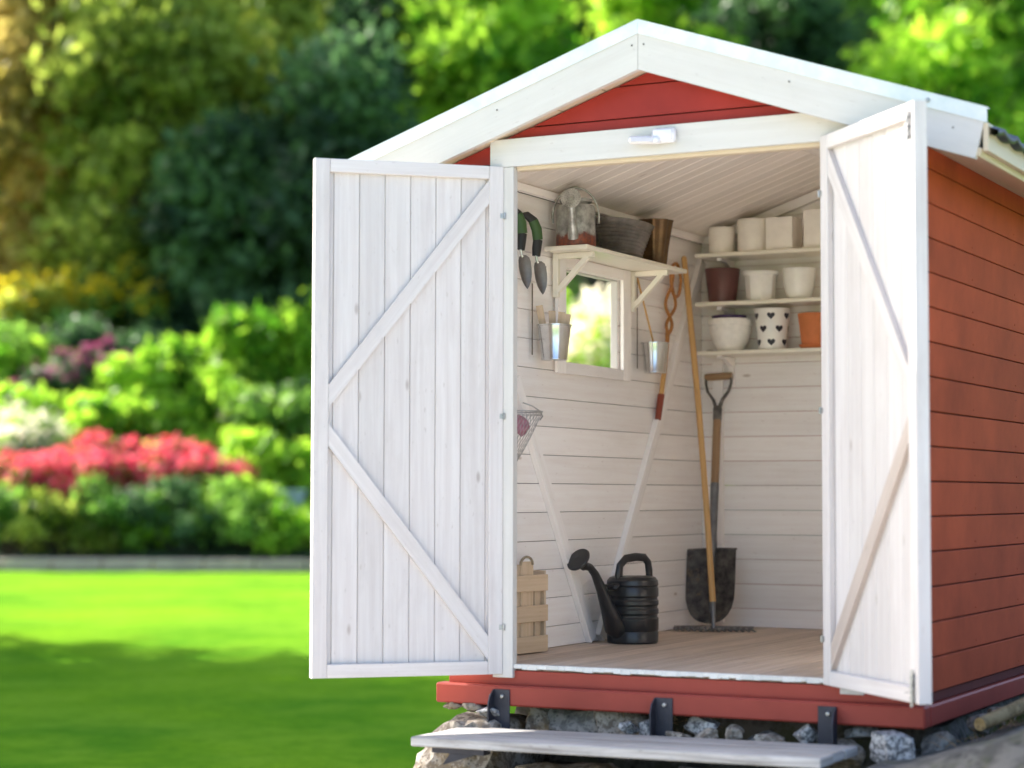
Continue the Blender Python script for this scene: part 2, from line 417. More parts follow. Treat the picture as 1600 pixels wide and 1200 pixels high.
def make_tree(mat, h, cr, n, lsz, seed, label, cat='tree', group=None, loc=(0, 0, 0), low=.18, name='leafy_tree'):
    random.seed(seed); t = thing(name, loc, label, cat, group); o0 = Vector(loc)
    g = MB(); top = Vector((random.uniform(-.4, .4), random.uniform(-.4, .4), h*.8))
    g.tube([o0, o0+top*.3+Vector((.1, 0, 0)), o0+top*.65, o0+top], [h*.026, h*.02, h*.012, h*.004], 9)
    cs = []
    for i in range(44):
        zz = h*(low+(.95-low)*(i/43)); prof = sin(pi*min(1, max(0.12, (zz/h-low+.12)/(1.1-low))))**.6
        a = i*2.4+random.uniform(-.5, .5); rr = cr*prof*random.uniform(.25, .8)
        c = o0+Vector((cos(a)*rr, sin(a)*rr, zz)); cs.append((c, cr*random.uniform(.16, .44), random.random()))
        if i % 2 == 0: g.tube([o0+top*min(.95, (zz/h)*.8), c], [h*.007, h*.002], 6)
    g.build('trunk', 'trunk', t, smooth=40)
    g = MB(); leaves(g, blob_points(cs, n, .35), lsz); g.build('crown', mat, t, recalc=False)
    return t
def make_shrub(mat, r, h, n, lsz, seed, label, cat='shrub', name='garden_shrub', loc=(0, 0, 0), fl=None, fn=0, fsz=.07, ftop=.35, group=None):
    random.seed(seed); t = thing(name, loc, label, cat, group); o0 = Vector(loc); cs = []
    g = MB()
    for i in range(20):
        a = i*2.4+random.uniform(-.4, .4); rr = r*sqrt((i+.5)/20)*random.uniform(.75, 1.2); zz = h*random.uniform(.22, 1.0-.35*min(1, rr/r)**2)*.86
        c = o0+Vector((cos(a)*rr, sin(a)*rr, zz)); cs.append((c, r*random.uniform(.2, .4), random.random()))
        g.tube([o0+Vector((cos(a)*.06, sin(a)*.06, -.1)), c], [.025, .006], 5)
    g.build('stems', 'trunk', t)
    P = blob_points(cs, n, .3); P = [(Vector((p.x, p.y, max(p.z, o0.z+.05))), v) for p, v in P]
    g = MB(); leaves(g, P, lsz); g.build('foliage', mat, t, recalc=False)
    if fl:
        g = MB(); Q = [(p+Vector((0, 0, .05)), random.random()) for p, v in blob_points([(c+Vector((0, 0, rr*.25)), rr*1.05, v) for c, rr, v in cs if c.z-o0.z > h*ftop], fn*2, .45)]
        random.shuffle(Q); Q = Q[:fn]
        random.shuffle(Q); leaves(g, Q, fsz, 1.0); g.build('blossoms', fl, t, recalc=False)
    return t
def px(d, x): return (x-800)*d/3174
def pz(d, y): return .62+(772-y)*d/3174
# row of trees on the slope
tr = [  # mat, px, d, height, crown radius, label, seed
 ('leaf_flare_gold', 20, 60, 12.8, 3.6, 'tall tree with leaves tinted gold to imitate a warm flare at the far left behind the flower bed'),
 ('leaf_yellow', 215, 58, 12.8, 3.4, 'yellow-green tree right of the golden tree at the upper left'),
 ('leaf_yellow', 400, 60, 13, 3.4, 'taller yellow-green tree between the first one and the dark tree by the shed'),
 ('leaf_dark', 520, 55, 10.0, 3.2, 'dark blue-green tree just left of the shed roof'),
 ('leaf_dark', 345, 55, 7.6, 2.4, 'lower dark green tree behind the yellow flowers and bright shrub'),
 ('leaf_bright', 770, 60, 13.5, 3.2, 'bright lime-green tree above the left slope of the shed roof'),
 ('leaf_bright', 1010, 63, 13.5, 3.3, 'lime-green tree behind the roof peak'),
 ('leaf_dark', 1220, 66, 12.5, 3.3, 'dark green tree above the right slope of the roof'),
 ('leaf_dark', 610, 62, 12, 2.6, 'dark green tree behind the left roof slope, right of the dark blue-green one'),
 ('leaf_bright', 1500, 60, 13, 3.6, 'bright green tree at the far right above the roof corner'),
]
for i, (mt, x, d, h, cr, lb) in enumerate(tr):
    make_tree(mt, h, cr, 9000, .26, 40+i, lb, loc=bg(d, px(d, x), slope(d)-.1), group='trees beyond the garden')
random.seed(99)
back = [(-90, 70, 'green backdrop tree behind the golden tree'), (120, 72, 'green backdrop tree behind the yellow-green tree'), (300, 74, 'green backdrop tree left of the shed, second row'), (470, 71, 'green backdrop tree behind the dark blue-green tree'), (640, 73, 'green tree in the back row beside the left end of the roof'), (880, 75, 'green back-row tree left of the roof peak'),
        (1100, 73, 'green back-row tree right of the roof peak'), (1340, 75, 'green back-row tree above the right roof slope'), (1640, 72, 'green back-row tree at the right edge of the view')]
bt = None
for i, (x, d, lb) in enumerate(back):
    L = bg(d, px(d, x), slope(d)-.3)
    if bt is None: bt = make_tree('leaf_mid', 10.8, 3.7, 12000, .22, 71, lb, loc=L, low=.06, group='back row of trees', name='backdrop_tree')
    else: copy_tree(bt, L, i*1.3, (1+.05*(i % 3), 1+.05*(i % 3), 1+.06*((i*2) % 3)), label=lb)
# off to the left: the trees that shade the near lawn
for i, (x, y, h) in enumerate(((-18.2, 8.6, 13.5), (-15.2, 4.9, 8.8), (-16.0, 6.9, 10.5))):
    make_tree('leaf_mid', h, 3.5, 13000, .21, 90+i, ['tallest green tree shading the lawn left of the view', 'nearest green tree left of the view beside the lawn', 'middle one of the green trees left of the view'][i], loc=(x, y, LAWN), low=.10, group='trees shading the near lawn')
SH = [ # mat, px, d, r, h, n, lsz, label, flower, fn, fsz, ftop
 ('leaf_mid', 20, 41.6, 0.98, 1.81, 1900, .10, 'low green shrub at the left edge behind the lawn kerb', None, 0),
 ('leaf_yellow', 105, 41.5, 0.92, 1.52, 1900, .10, 'low yellow-green shrub under the left red flowers', None, 0),
 ('leaf_mid', 195, 41.7, 0.98, 1.67, 1900, .10, 'low mid-green shrub below the middle red blossoms', None, 0),
 ('leaf_dark', 285, 41.6, 0.98, 1.89, 1900, .10, 'low dark green shrub below the right red blossoms', None, 0),
 ('leaf_mid', 375, 41.8, 1.03, 1.52, 1900, .10, 'low green shrub beside the grey urn behind the kerb', None, 0),
 ('leaf_bright', 455, 41.6, 0.86, 1.38, 1900, .10, 'low bright shrub nearest the left door behind the kerb', None, 0),
 ('leaf_mid', 25, 43.4, .85, 1.75, 2600, .08, 'shrub with red blossoms at the left edge of the bed', 'fl_red', 1400, .07, .2),
 ('leaf_mid', 133, 43.0, 1.1, 2.0, 3000, .08, 'broad shrub covered in red blossoms left of the middle', 'fl_red', 5200, .08, .1),
 ('leaf_mid', 225, 43.2, 1.0, 1.95, 3000, .08, 'middle shrub covered in red blossoms', 'fl_red', 4200, .08, .1),
 ('leaf_mid', 310, 43.1, 1.0, 1.85, 3000, .08, 'rightmost shrub covered in red blossoms', 'fl_red', 4200, .08, .1),
 ('leaf_mid', 70, 43.5, .95, 1.95, 3000, .08, 'shrub with red blossoms filling between the left edge and the broad red one', 'fl_red', 3000, .08, .2),
 ('leaf_mid', 180, 43.6, .95, 2.15, 3000, .08, 'taller shrub with red blossoms standing behind the middle ones', 'fl_red', 3800, .08, .2),
 ('leaf_mid', 268, 43.5, .95, 2.05, 3000, .08, 'shrub with red blossoms just left of the rightmost red one', 'fl_red', 3800, .08, .2),
 ('leaf_bright', 35, 45.5, 1.2, 2.35, 2600, .10, 'shrub with creamy white blossoms above the left red ones', 'fl_white', 1300, .09, .5),
 ('leaf_bright', 150, 46.5, 1.1, 2.75, 2000, .16, 'bright green shrub behind the broad red one', None, 0),
 ('leaf_bright', 255, 46.3, 1.2, 3.0, 2000, .16, 'bright green shrub behind the middle red one', None, 0),
 ('leaf_bright', 360, 46.5, 1.2, 2.9, 2000, .16, 'bright green shrub behind the rightmost red one', None, 0),
 ('leaf_mid', 450, 46.0, 1.2, 3.1, 2000, .16, 'green shrub with pale flecks behind the urn', 'fl_white', 120, .08, .3),
 ('leaf_dark', 90, 49.0, 1.0, 3.0, 2600, .10, 'dark shrub with magenta flowers at the left', 'fl_mag', 260, .10, .5),
 ('leaf_dark', 165, 49.2, .9, 3.3, 2600, .10, 'dark shrub with brighter magenta flowers to its right', 'fl_mag', 420, .11, .5),
 ('leaf_bright', 300, 48.6, 1.5, 4.3, 2600, .20, 'lower lobe of bright big-leaved shrub left of the door', None, 0),
 ('leaf_bright', 235, 48.2, 1.4, 3.5, 2400, .19, 'left edge lobe of the bright big-leaved shrub mass', None, 0),
 ('leaf_bright', 350, 49.2, 1.5, 4.9, 2800, .20, 'bright big-leaved shrub in the middle of the lime-green mass', None, 0),
 ('leaf_bright', 410, 48.8, 1.7, 5.1, 3000, .20, 'tall bright big-leaved shrub just left of the door', None, 0),
 ('leaf_bright', 520, 49.5, 1.7, 5.2, 3000, .20, 'tall bright shrub partly behind the left door', None, 0),
 ('leaf_yellow', 30, 55.0, 1.6, 4.2, 2800, .17, 'shrub with yellow flowers at the left edge', 'fl_yel', 1300, .11, .55),
 ('leaf_mid', 110, 55.5, 1.5, 4.3, 2800, .17, 'shrub with yellow flowers second from the left edge', 'fl_yel', 1300, .11, .55),
 ('leaf_mid', 225, 55.5, 1.5, 4.3, 2800, .17, 'shrub with yellow flowers third from the left edge', 'fl_yel', 1300, .11, .55),
 ('leaf_dark', 300, 56.0, 1.4, 4.0, 2800, .17, 'shrub with sparse yellow flowers behind the bright shrub', 'fl_yel', 700, .11, .55),
 ('leaf_mid', 20, 51.5, 1.5, 3.4, 3600, .12, 'plain green shrub below the yellow flowers at the left', None, 0),
 ('leaf_dark', 120, 52.0, 1.5, 3.2, 3600, .12, 'dark plain shrub below the yellow flowers', None, 0),
 ('leaf_dark', 215, 52.0, 1.5, 3.0, 3600, .12, 'darkest shrub left of the bright big-leaved shrub', None, 0),
 ('leaf_bright', 650, 50.0, 1.8, 4.4, 2600, .19, 'bright shrub hidden behind the left wall of the shed', None, 0),
 ('leaf_bright', 800, 50.0, 1.8, 4.6, 2600, .19, 'bright shrub seen left in the shed window', None, 0),
 ('leaf_bright', 915, 46.0, 1.5, 3.3, 2800, .15, 'shrub whose white blossoms stand for a bright patch low in the shed window', 'fl_white', 4200, .12, .3),  # white blossoms stand in for a pale sunlit area beyond the window
 ('leaf_bright', 950, 51.5, 1.8, 5.2, 2600, .19, 'bright shrub seen through the shed window', None, 0),
 ('leaf_mid', 1120, 50.0, 1.8, 4.6, 2400, .19, 'green shrub behind the back wall of the shed', None, 0),
 ('leaf_bright', 1300, 50.0, 1.8, 4.6, 2400, .19, 'bright shrub behind the right part of the shed', None, 0),
 ('leaf_mid', 1480, 51.0, 1.9, 4.8, 2400, .19, 'green shrub behind the right wall of the shed', None, 0),
 ('leaf_bright', 1680, 51.0, 1.9, 4.8, 2400, .19, 'bright shrub beyond the right edge of the view', None, 0),
 ('leaf_bright', 918, 29.0, 1.5, 4.75, 2400, .13, 'added white-blossomed shrub close behind the shed, brightening the lower part of its window', 'fl_white', 5200, .11, .1),  # added where the sun reaches; its white imitates brightness low in the window
 ('leaf_bright', 945, 32.0, 1.9, 6.2, 4200, .17, 'tall lime-green shrub close behind the shed, filling the top of its window', None, 0),
]
for i, r in enumerate(SH):
    mt, x, d, rr, h, n, ls, lb, fl, fnn = r[:10]; fs, ft = (r[10], r[11]) if len(r) > 10 else (.07, .35)
    nm = 'flowering_shrub' if fl else 'garden_shrub'
    make_shrub(mt, rr, h, n, ls, 200+i, lb, loc=bg(d, px(d, x), slope(d)), fl=fl, fn=fnn, fsz=fs, ftop=ft, name=nm, group='shrubs of the flower bed')
fill = None
random.seed(31)
for i, (x, d, sc_) in enumerate([(x+random.uniform(-18, 18), d+random.uniform(-.4, .4), s_*random.uniform(.8, 1.2)) for d, s_, xs in ((44.6, 1.0, range(-10, 520, 62)), (47.6, 1.15, range(0, 470, 75)), (50.4, 1.35, range(0, 330, 80)), (53.2, .95, range(-10, 420, 85)), (42.2, .75, range(10, 500, 80))) for x in xs]):
    L = bg(d, px(d, x), slope(d)-.05)
    if fill is None: fill = make_shrub('leaf_bright', .95, 1.75, 2200, .13, 400, 'leafy green shrub in the crowded slope of the flower bed left of the shed', loc=L, group='filler shrubs of the flower bed')
    else: copy_tree(fill, L, i*1.7, sc_)
L = bg(42.3, px(42.3, 452), slope(42.3))
g = MB(); g.lathe([(.0, 0), (.24, 0), (.24, .06), (.12, .12), (.1, .3), (.2, .45), (.3, .75), (.33, 1.05), (.38, 1.1), (.38, 1.15), (.3, 1.13), (.0, 1.0)], L, 24)
g.build('garden_urn', plain('urn_stone', (.32, .38, .42), .8), loc=L, smooth=35, label='tall blue-grey stone urn among shrubs near the left door', category='urn')
random.seed(3)
# ------------------------------------------------------------ the shed
XW, XI, DI = .885, .83, 2.30
RP = .34
XA = -.086
def zu(x): return 2.092-RP*abs(x-XA)     # underside of roof deck
def zc(x): return zu(x)-.030             # ceiling boards
shed = thing('garden_shed', (0, 1.15, -.12), 'small red wooden garden shed with white gable trim and both doors open', 'shed')
# floor
g = MB(); x = -.86
while x < .86:
    wd = min(.087, .855-x)
    if wd > .01: g.box((x+wd/2+.001, 1.185, .008), (wd, 2.33, .024), None, .002)
    x += .0890
g.build('floor', 'floor', shed)
g = MB(); g.box((0, 1.15, -.034), (1.70, 2.2, .05)); g.build('subfloor', 'dark', shed)
# white front edge of the boards: small irregular ends
g = MB(); x = -.603
while x < .60:
    w = random.uniform(.018, .046); h = random.uniform(.013, .019)
    g.box((x+w/2, -.0015, .0205-h/2), (w*.985, .026, h), None, .001); x += w
g.build('threshold', 'endw', shed)
# red beams
g = MB(); g.box((0, .006, -.028), (1.74, .022, .052), None, .002); g.build('rim_board', 'redb', shed)
g = MB(); g.box((-.0025, -.018, -.0885), (1.795, .064, .071), None, .006, .5); g.build('front_beam', 'redb', shed)
g = MB(); g.box((.868, 1.22, -.0895), (.054, 2.40, .069), None, .006, .4); g.build('side_beam', 'redb', shed)
g = MB(); g.box((.864, 1.22, -.038), (.022, 2.34, .030), None, .002); g.build('side_rim_board', 'core', shed)
g = MB(); g.box((-.868, 1.22, -.0895), (.054, 2.40, .069), None, .006, .4); g.box((0, 2.39, -.0895), (1.67, .05, .069), None, .006); g.build('rear_beam', 'redb', shed)
# siding
def sides(g, x, y0, y1, hole=None, z0=-.018, step=.1145, th=.016, ztop=1.775, gap=.0055):
    sgn = 1 if x > 0 else -1; z = z0
    while z < ztop:
        zt = min(z+step-gap, ztop); v = random.random()
        def pc(a, b, c0, c1):
            if b-a < .004 or c1-c0 < .004: return
            # slightly lapped: bottom stands 3 mm prouder than the top
            R = Matrix.Rotation(sgn*.034, 3, 'Y'); g.box((x-sgn*th/2, (a+b)/2, (c0+c1)/2), (th, b-a, c1-c0), R, .0022, v, 1)
        if hole and zt > hole[2] and z < hole[3]:
            pc(y0, hole[0], z, zt); pc(hole[1], y1, z, zt)
            pc(hole[0], hole[1], z, min(zt, hole[2])); pc(hole[0], hole[1], max(z, hole[3]), zt)
        else: pc(y0, y1, z, zt)
        z += step
    return g
WH = (.82, 1.37, 1.147, 1.527)
g = sides(MB(), XW, .014, 2.38, gap=.0045)
for k in range(15):
    for yy in (.06, .62, 1.22, 1.85):
        g.lathe([(.0035, 0), (.003, .0008), (0, .001)], (XW+.0003, yy+random.uniform(-.006, .006), -.018+.1145*k+.022), 7, Matrix.Rotation(pi/2, 3, 'Y'), var=0.)
g.build('right_wall', 'red', shed)
sides(MB(), -.8625, .014, 2.38, WH, ztop=1.822).build('left_wall', 'red', shed)
g = MB(); g.box((XW-.0195, 1.20, .877), (.004, 2.36, 1.79)); g.build('right_wall_core', 'core', shed)
g = MB()
g.box((-.8445, (WH[0]+.02)/2, .877), (.004, WH[0]-.02, 1.79)); g.box((-.8445, (WH[1]+2.38)/2, .877), (.004, 2.38-WH[1], 1.79))
g.box((-.8445, 1.095, .565), (.004, .55, 1.16)); g.box((-.8445, 1.095, 1.65), (.004, .55, .24)); g.box((-.846, 1.2, 1.805), (.029, 2.3, .042)); g.build('left_wall_core', 'dark', shed)
def gable(g, polys, y, t, z0, step, gap=.005):
    for poly in polys:
        z = z0; ztop = max(p[1] for p in poly)
        while z < ztop:
            P = clipz(poly, z, z+step-gap)
            if P: g.prism(P, XZ(y), 0, t, random.random())
            z += step
    return g
LZ = 1.90
top = [(-.697, LZ), (.70, LZ), (.70, zu(.7)), (XA, zu(XA)), (-.697, zu(-.697))]
lf = [(-.872, -.018), (-.698, -.018), (-.698, zu(-.698)), (-.872, zu(-.872))]
rg = [(.641, -.018), (.872, -.018), (.872, zu(.872)), (.701, zu(.701)), (.701, 1.79), (.641, 1.79)]
rg2 = [(.701, -.018), (.872, -.018), (.872, zu(.872)), (.701, zu(.701))]
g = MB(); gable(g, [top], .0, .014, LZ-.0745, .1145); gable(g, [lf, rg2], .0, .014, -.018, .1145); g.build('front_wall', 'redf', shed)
gable(MB(), [[(-.872, -.018), (.872, -.018), (.872, zu(.872)), (XA, zu(XA)), (-.872, zu(-.872))]], 2.37, .014, -.018, .1145).build('rear_wall', 'red', shed)
g = MB(); gable(g, [[(-.69, LZ-.08), (.69, LZ-.08), (.69, zu(.69)), (XA, zu(XA)), (-.69, zu(-.69))]], .0145, .004, 0, 3, 0)
gable(g, [[(-.872, -.018), (-.69, -.018), (-.69, 1.82), (-.872, zu(-.872))], [(.69, -.018), (.872, -.018), (.872, zu(.872)), (.69, 1.82)]], .0145, .004, -.02, 3, 0); g.build('front_wall_core', 'core', shed)
# interior lining
def lining(g, x, y0, y1, hole=None):
    sgn = 1 if x > 0 else -1; z = .022; nxt = .665-.112*5
    zs = [.022]+[.105+.112*k for k in range(16)]
    for a, b in zip(zs, zs[1:]):
        b = min(b, zc(x)-.002); v = random.random()
        if b-a < .01: continue
        def pc(p, q, c0, c1):
            if q-p > .004 and c1-c0 > .004: g.box((x+sgn*.006, (p+q)/2, (c0+c1)/2), (.012, q-p, c1-c0), None, .0016, v, 1)
        b -= .0022
        if hole and b > hole[2] and a < hole[3]:
            pc(y0, hole[0], a, b); pc(hole[1], y1, a, b); pc(hole[0], hole[1], a, min(b, hole[2])); pc(hole[0], hole[1], max(a, hole[3]), b)
        else: pc(y0, y1, a, b)
    return g
lining(MB(), -XI, .030, DI, WH).build('left_lining', 'lining', shed)
lining(MB(), XI, .030, DI).build('right_lining', 'lining', shed)
g = MB(); poly = [(-XI, .022), (XI, .022), (XI, zc(XI)), (XA, zc(XA)), (-XI, zc(-XI))]; zs = [.022]+[.105+.112*k for k in range(19)]
for a, b in zip(zs, zs[1:]):
    P = clipz(poly, a, b-.0022)
    if P: g.prism(P, XZ(DI), 0, .012, random.random())
g.build('back_lining', 'lining', shed)
# ceiling boards run up the slope
g = MB(); y = .032; w = .092
while y < 2.30:
    for sg in (-1, 1):
        g.bar((sg*.87, y+w/2, zc(sg*.87)+.007), (XA+sg*.002, y+w/2, zc(XA)+.007), w-.0035, .012, (0, 0, 1), .002)
    y += w
g.build('ceiling', 'ceil', shed)
# roof deck, eaves
g = MB()
for sg in (-1, 1):
    nb = 7
    for i in range(nb):
        x0 = XA+sg*i*1.19/nb; x1 = x0+sg*(1.19/nb-.003)
        g.bar((x0, 1.17, zu(x0)+.020), (x1, 1.17, zu(x1)+.020), 2.50, .028, (0, 0, 1), .002)
g.build('roof_deck', 'beige', shed)
for sg in (-1, 1):
    g = MB(); xe = XA+sg*1.203
    g.box((xe, 1.17, 1.757), (.018, 2.50, .092), None, .002); g.build('eave_board', 'beige', shed)
# bargeboards and flashing
ZA = 2.255; YF = -.085
for sg in (-1, 1):
    f = lambda u, v, t, sg=sg: Vector((XA+sg*u, YF+t, v))
    th = .168; xe = 1.204; cutx = .034
    P = [(.0008, ZA-.03), (.0008, ZA-th), (xe-cutx, ZA-th-RP*(xe-cutx)), (xe, ZA-.02-RP*xe)]
    b = MB().prism(P, f, .0, .024, .5, 0, -math.atan(RP)).build('bargeboard', 'trimw', shed)
    g = MB()
    P = [(.0004, ZA+.004), (.0004, ZA-.043), (xe+.006, ZA-.043-RP*(xe+.006)), (xe+.006, ZA+.004-RP*(xe+.006))]
    g.prism(P, f, -.004, -.0012, .5)
    P = [(.0004, ZA+.0075), (.0004, ZA+.0045), (xe+.006, ZA+.0045-RP*(xe+.006)), (xe+.006, ZA+.0075-RP*(xe+.006))]
    g.prism(P, f, -.004, .03, .5)
    fl = g.build('roof_flashing', 'zincw', shed)
    for xx in ((1.02,) if sg > 0 else ()):
        g = MB(); c = Vector((XA+sg*xx, YF-.0058, ZA-.02-RP*xx)); g.lathe([(0, -.004), (.006, -.003), (.008, 0), (.008, .004)], c, 12, Matrix.Rotation(-pi/2, 3, 'X'))
        g.build('screw', 'bolt', fl, smooth=40)
    for xx in (.022, .55, 1.1):
        g = MB(); c = Vector((XA+sg*xx, YF-.0012, ZA-.075-RP*xx+(-.012 if xx > 1 else 0))); g.lathe([(0, 0), (.0035, .0)], c, 8, Matrix.Rotation(pi/2, 3, 'X')); g.box(c, (.006, .0015, .006))
        g.build('nail_head', 'iron', b)
# roof tiles: pantile waves along the eave
g = MB()
for sg in (-1, 1):
    ny, nx = 110, 14; rows = []
    for j in range(nx+1):
        u = j/nx; x = XA+sg*u*1.245; row = []
        for i in range(ny+1):
            y = YF+.006+i*(2.52/ny); cyc = (y % .175)/.175
            wv = .016*(1-abs(sin(pi*cyc))**.6*1.3)
            stepz = .010*(1-((u*4) % 1)) if j < nx else 0
            row.append(g.bm.verts.new((x, y, zu(x)+.112+wv+stepz)))
        rows.append(row)
    for a, b in zip(rows, rows[1:]):
        for i in range(ny): g._f([a[i], a[i+1], b[i+1], b[i]], .5, None, True)
    # eave lip gives the sheet its thickness
    lip = [g.bm.verts.new(v.co-Vector((sg*.004, 0, .018))) for v in rows[-1]]
    for i in range(ny): g._f([rows[-1][i], rows[-1][i+1], lip[i+1], lip[i]], .5, None, True)
    inner = [g.bm.verts.new(v.co-Vector((sg*.10, 0, -.02))) for v in lip]
    for i in range(ny): g._f([lip[i], lip[i+1], inner[i+1], inner[i]], .5, None, True)
g.build('roof_tiles', 'tile', shed)
# lintel, casings, corner board
g = MB(); g.prism([(-.697, 1.797), (.70, 1.797), (.70, 1.897), (-.697, 1.897)], XZ(-.022), 0, .021, .6)
g.build('lintel', 'trimw', shed)
g = MB(); g.box((0, .022, 1.797), (1.206, .044, .026), None, .004); g.build('lintel_soffit', 'beige', shed)
g = MB()
P = clipz([(-.826, 1.817), (.826, 1.817), (.826, zc(.826)-.001), (XA, zc(XA)-.001), (-.826, zc(-.826)-.001)], 1.817, 3)
g.prism(P, XZ(.0190), 0, .010, .5); g.prism([(-.826, .022), (-.684, .022), (-.684, 1.817), (-.826, 1.817)], XZ(.0190), 0, .010); g.prism([(.684, .022), (.826, .022), (.826, 1.79), (.684, 1.817)], XZ(.0190), 0, .010); g.build('front_lining', 'lining', shed)
g = MB(); g.box((-.643, -.004, .884), (.080, .034, 1.824), None, .002); g.build('door_casing', 'trimw', shed)
g = MB(); g.box((.643, -.004, .884), (.080, .034, 1.824), None, .002); g.build('door_casing', 'trimw', shed)
for sg in (-1, 1):
    g = MB(); g.box((sg*.8725, -.012, .885), (.05, .022, 1.73), None, .002); g.build('corner_board', 'trimw', shed)
# wall braces, battens
nW = (1, 0, 0)
g = MB()
g.bar((-.8155, .395, 1.06), (-.8155, 1.075, .035), .052, .026, nW); g.bar((-.8155, 1.155, .035), (-.8155, 2.265, 1.70), .052, .026, nW)
g.build('wall_braces', 'lining', shed)
g = MB(); g.bar((-.79, 2.282, zc(-.79)-.03), (XA, 2.282, zc(XA)-.03), .042, .03, (0, 1, 0)); g.bar((.79, 2.282, zc(.79)-.03), (XA, 2.282, zc(XA)-.03), .042, .026, (0, 1, 0))
g.box((-.81, 1.2, zc(-XI)-.012), (.026, 2.1, .03)); g.box((.81, 1.2, zc(XI)-.012), (.026, 2.1, .03)); g.build('ceiling_battens', 'lining', shed)
g = MB(); g.box((-.745, 2.289, .64), (.05, .018, 1.2)); g.build('corner_post', 'lining', shed)
# window
y0, y1, z0, z1 = WH
win = MB()
tw = .075
for (a, b, c, d) in ((y0-tw, y0, z0-.045, z1+.045), (y1, y1+tw, z0-.045, z1+.045)): win.box((-.811, (a+b)/2, (c+d)/2), (.016, b-a, d-c))
win.box((-.8115, (y0+y1)/2, z1+.022), (.015, y1-y0-.001, .045)); win.box((-.8115, (y0+y1)/2, z0-.022), (.015, y1-y0-.001, .045))
win = win.build('window', 'lining', shed)
g = MB()
xf, dxf = -.8465, .030
g.box((xf, y0+.003, (z0+z1)/2), (dxf, .006, z1-z0)); g.box((xf, y1-.003, (z0+z1)/2), (dxf, .006, z1-z0))
g.box((xf, (y0+y1)/2, z1-.003), (dxf, y1-y0-.013, .006)); g.box((xf, (y0+y1)/2, z0+.003), (dxf, y1-y0-.013, .006))
g.build('frame', 'trimw', win)
gm = N('window_glass'); gm.fin((.95, .97, .95), .0); gt = gm.n('BsdfTransparent'); gx = gm.n('MixShader'); gg = gm.n('BsdfGlossy', _Roughness=.02); gx.inputs[0].default_value = .05
gm.l(gt.outputs[0], gx.inputs[1]); gm.l(gg.outputs[0], gx.inputs[2]); gm.l(gx.outputs[0], gm.out.inputs[0])
g = MB(); g.box((-.856, (y0+y1)/2, (z0+z1)/2), (.003, y1-y0-.013, z1-z0-.013), None, .0003); g.build('pane', gm.m, win)

# ------------------------------------------------------------ doors
def door(hx, hy, ang, sgn, w, zb, zt, bolts):
    e = Vector((sgn*cos(ang), -sin(ang), 0)); n = Vector((-sgn*sin(ang), -cos(ang), 0))   # e: hinge to free end; n: inner face normal
    O = Vector((hx, hy, 0))
    def F(u, v, t): return O+e*u+n*t+Vector((0, 0, v))
    R = Matrix((e, Vector((0, 0, 1)), n)).transposed()
    sw, rw, ft, pt = .052, .047, .022, .020
    g = MB(); u = .004; first = True
    while u < w-.002:
        bw = (.0925 if not first else .055); first = False; u1 = min(u+bw, w-.002)
        if w-u1 < .03: u1 = w-.002
        g.box(F((u+u1)/2, (zb+zt)/2, -ft-pt/2), (u1-u-.0015, zt-zb-.004, pt), R, .0018, None, 1); u = u1
    g.box(F(w/2, (zb+zt)/2, -ft-pt-.0015), (w-.02, zt-zb-.02, .003), R, .0005, .5, 1)
    d = g.build('door', 'door', shed)
    g = MB()
    g.box(F(sw/2, (zb+zt)/2, -ft/2), (sw, zt-zb, ft), R, .002, None, 1); g.box(F(w-sw/2, (zb+zt)/2, -ft/2), (sw, zt-zb, ft), R, .002, None, 1)
    g.box(F(w-.0010, (zb+zt)/2, -.021), (.004, zt-zb+.002, .044), R, .001, None, 1)
    g.box(F(w/2, zt-rw/2, -ft/2-.0008), (w-2*sw-.001, rw, ft), R, .002, None, 0); g.box(F(w/2, zb+rw/2, -ft/2-.0008), (w-2*sw-.001, rw, ft), R, .002, None, 0)
    g.build('frame', 'door', d)
    a, b = sw+.0005, w-sw-.0005
    g = MB(); g.prism([(a, 1.664+zt-1.8), (b, .922), (b, 1.003), (a, 1.749+zt-1.8)], lambda u, v, t: F(u, v, t), -ft+.0004, -.0035, .4, 0, math.atan2(-.745, b-a)); g.build('brace', 'door', d)
    g = MB(); g.prism([(a, .036+zb+.016), (a, .120+zb+.016), (b, .868), (b, .789)], lambda u, v, t: F(u, v, t), -ft+.0004, -.0035, .6, 0, math.atan2(.745, b-a))
    g.build('brace', 'door' if sgn < 0 else 'bare', d)
    for hz in (1.62, .90, .15):
        g = MB(); g.lathe([(0, -.012), (.004, -.011), (.0045, 0), (.004, .011), (0, .012)], F(-.003, hz, .003), 10); g.box(F(.006, hz, .001), (.014, .018, .002), R, .0004)
        g.build('hinge', 'bolt', d, smooth=40)
    if bolts:
        for bz, up_ in ((zt-.07, 1), (zb+.045, -1)):
            g = MB(); g.box(F(w-.03, bz, .0012), (.020, .085, .0022), R, .0004)
            g.tube([F(w-.03, bz-.055, .008), F(w-.03, bz+.055, .008)], .004, 8)
            for q in (-.03, 0, .03): g.box(F(w-.03, bz+q, .006), (.018, .008, .010), R, .001)
            g.tube([F(w-.03, bz-.012, .01), F(w-.052, bz-.014, .018)], .0028, 8)
            g.build('bolt', 'bolt', d, smooth=40)
door(-.641, -.0245, radians(43.46), -1, .684, -.0157, 1.7988, False)
door(.548, -.0245, radians(45.67), 1, .656, .001, 1.811, True)

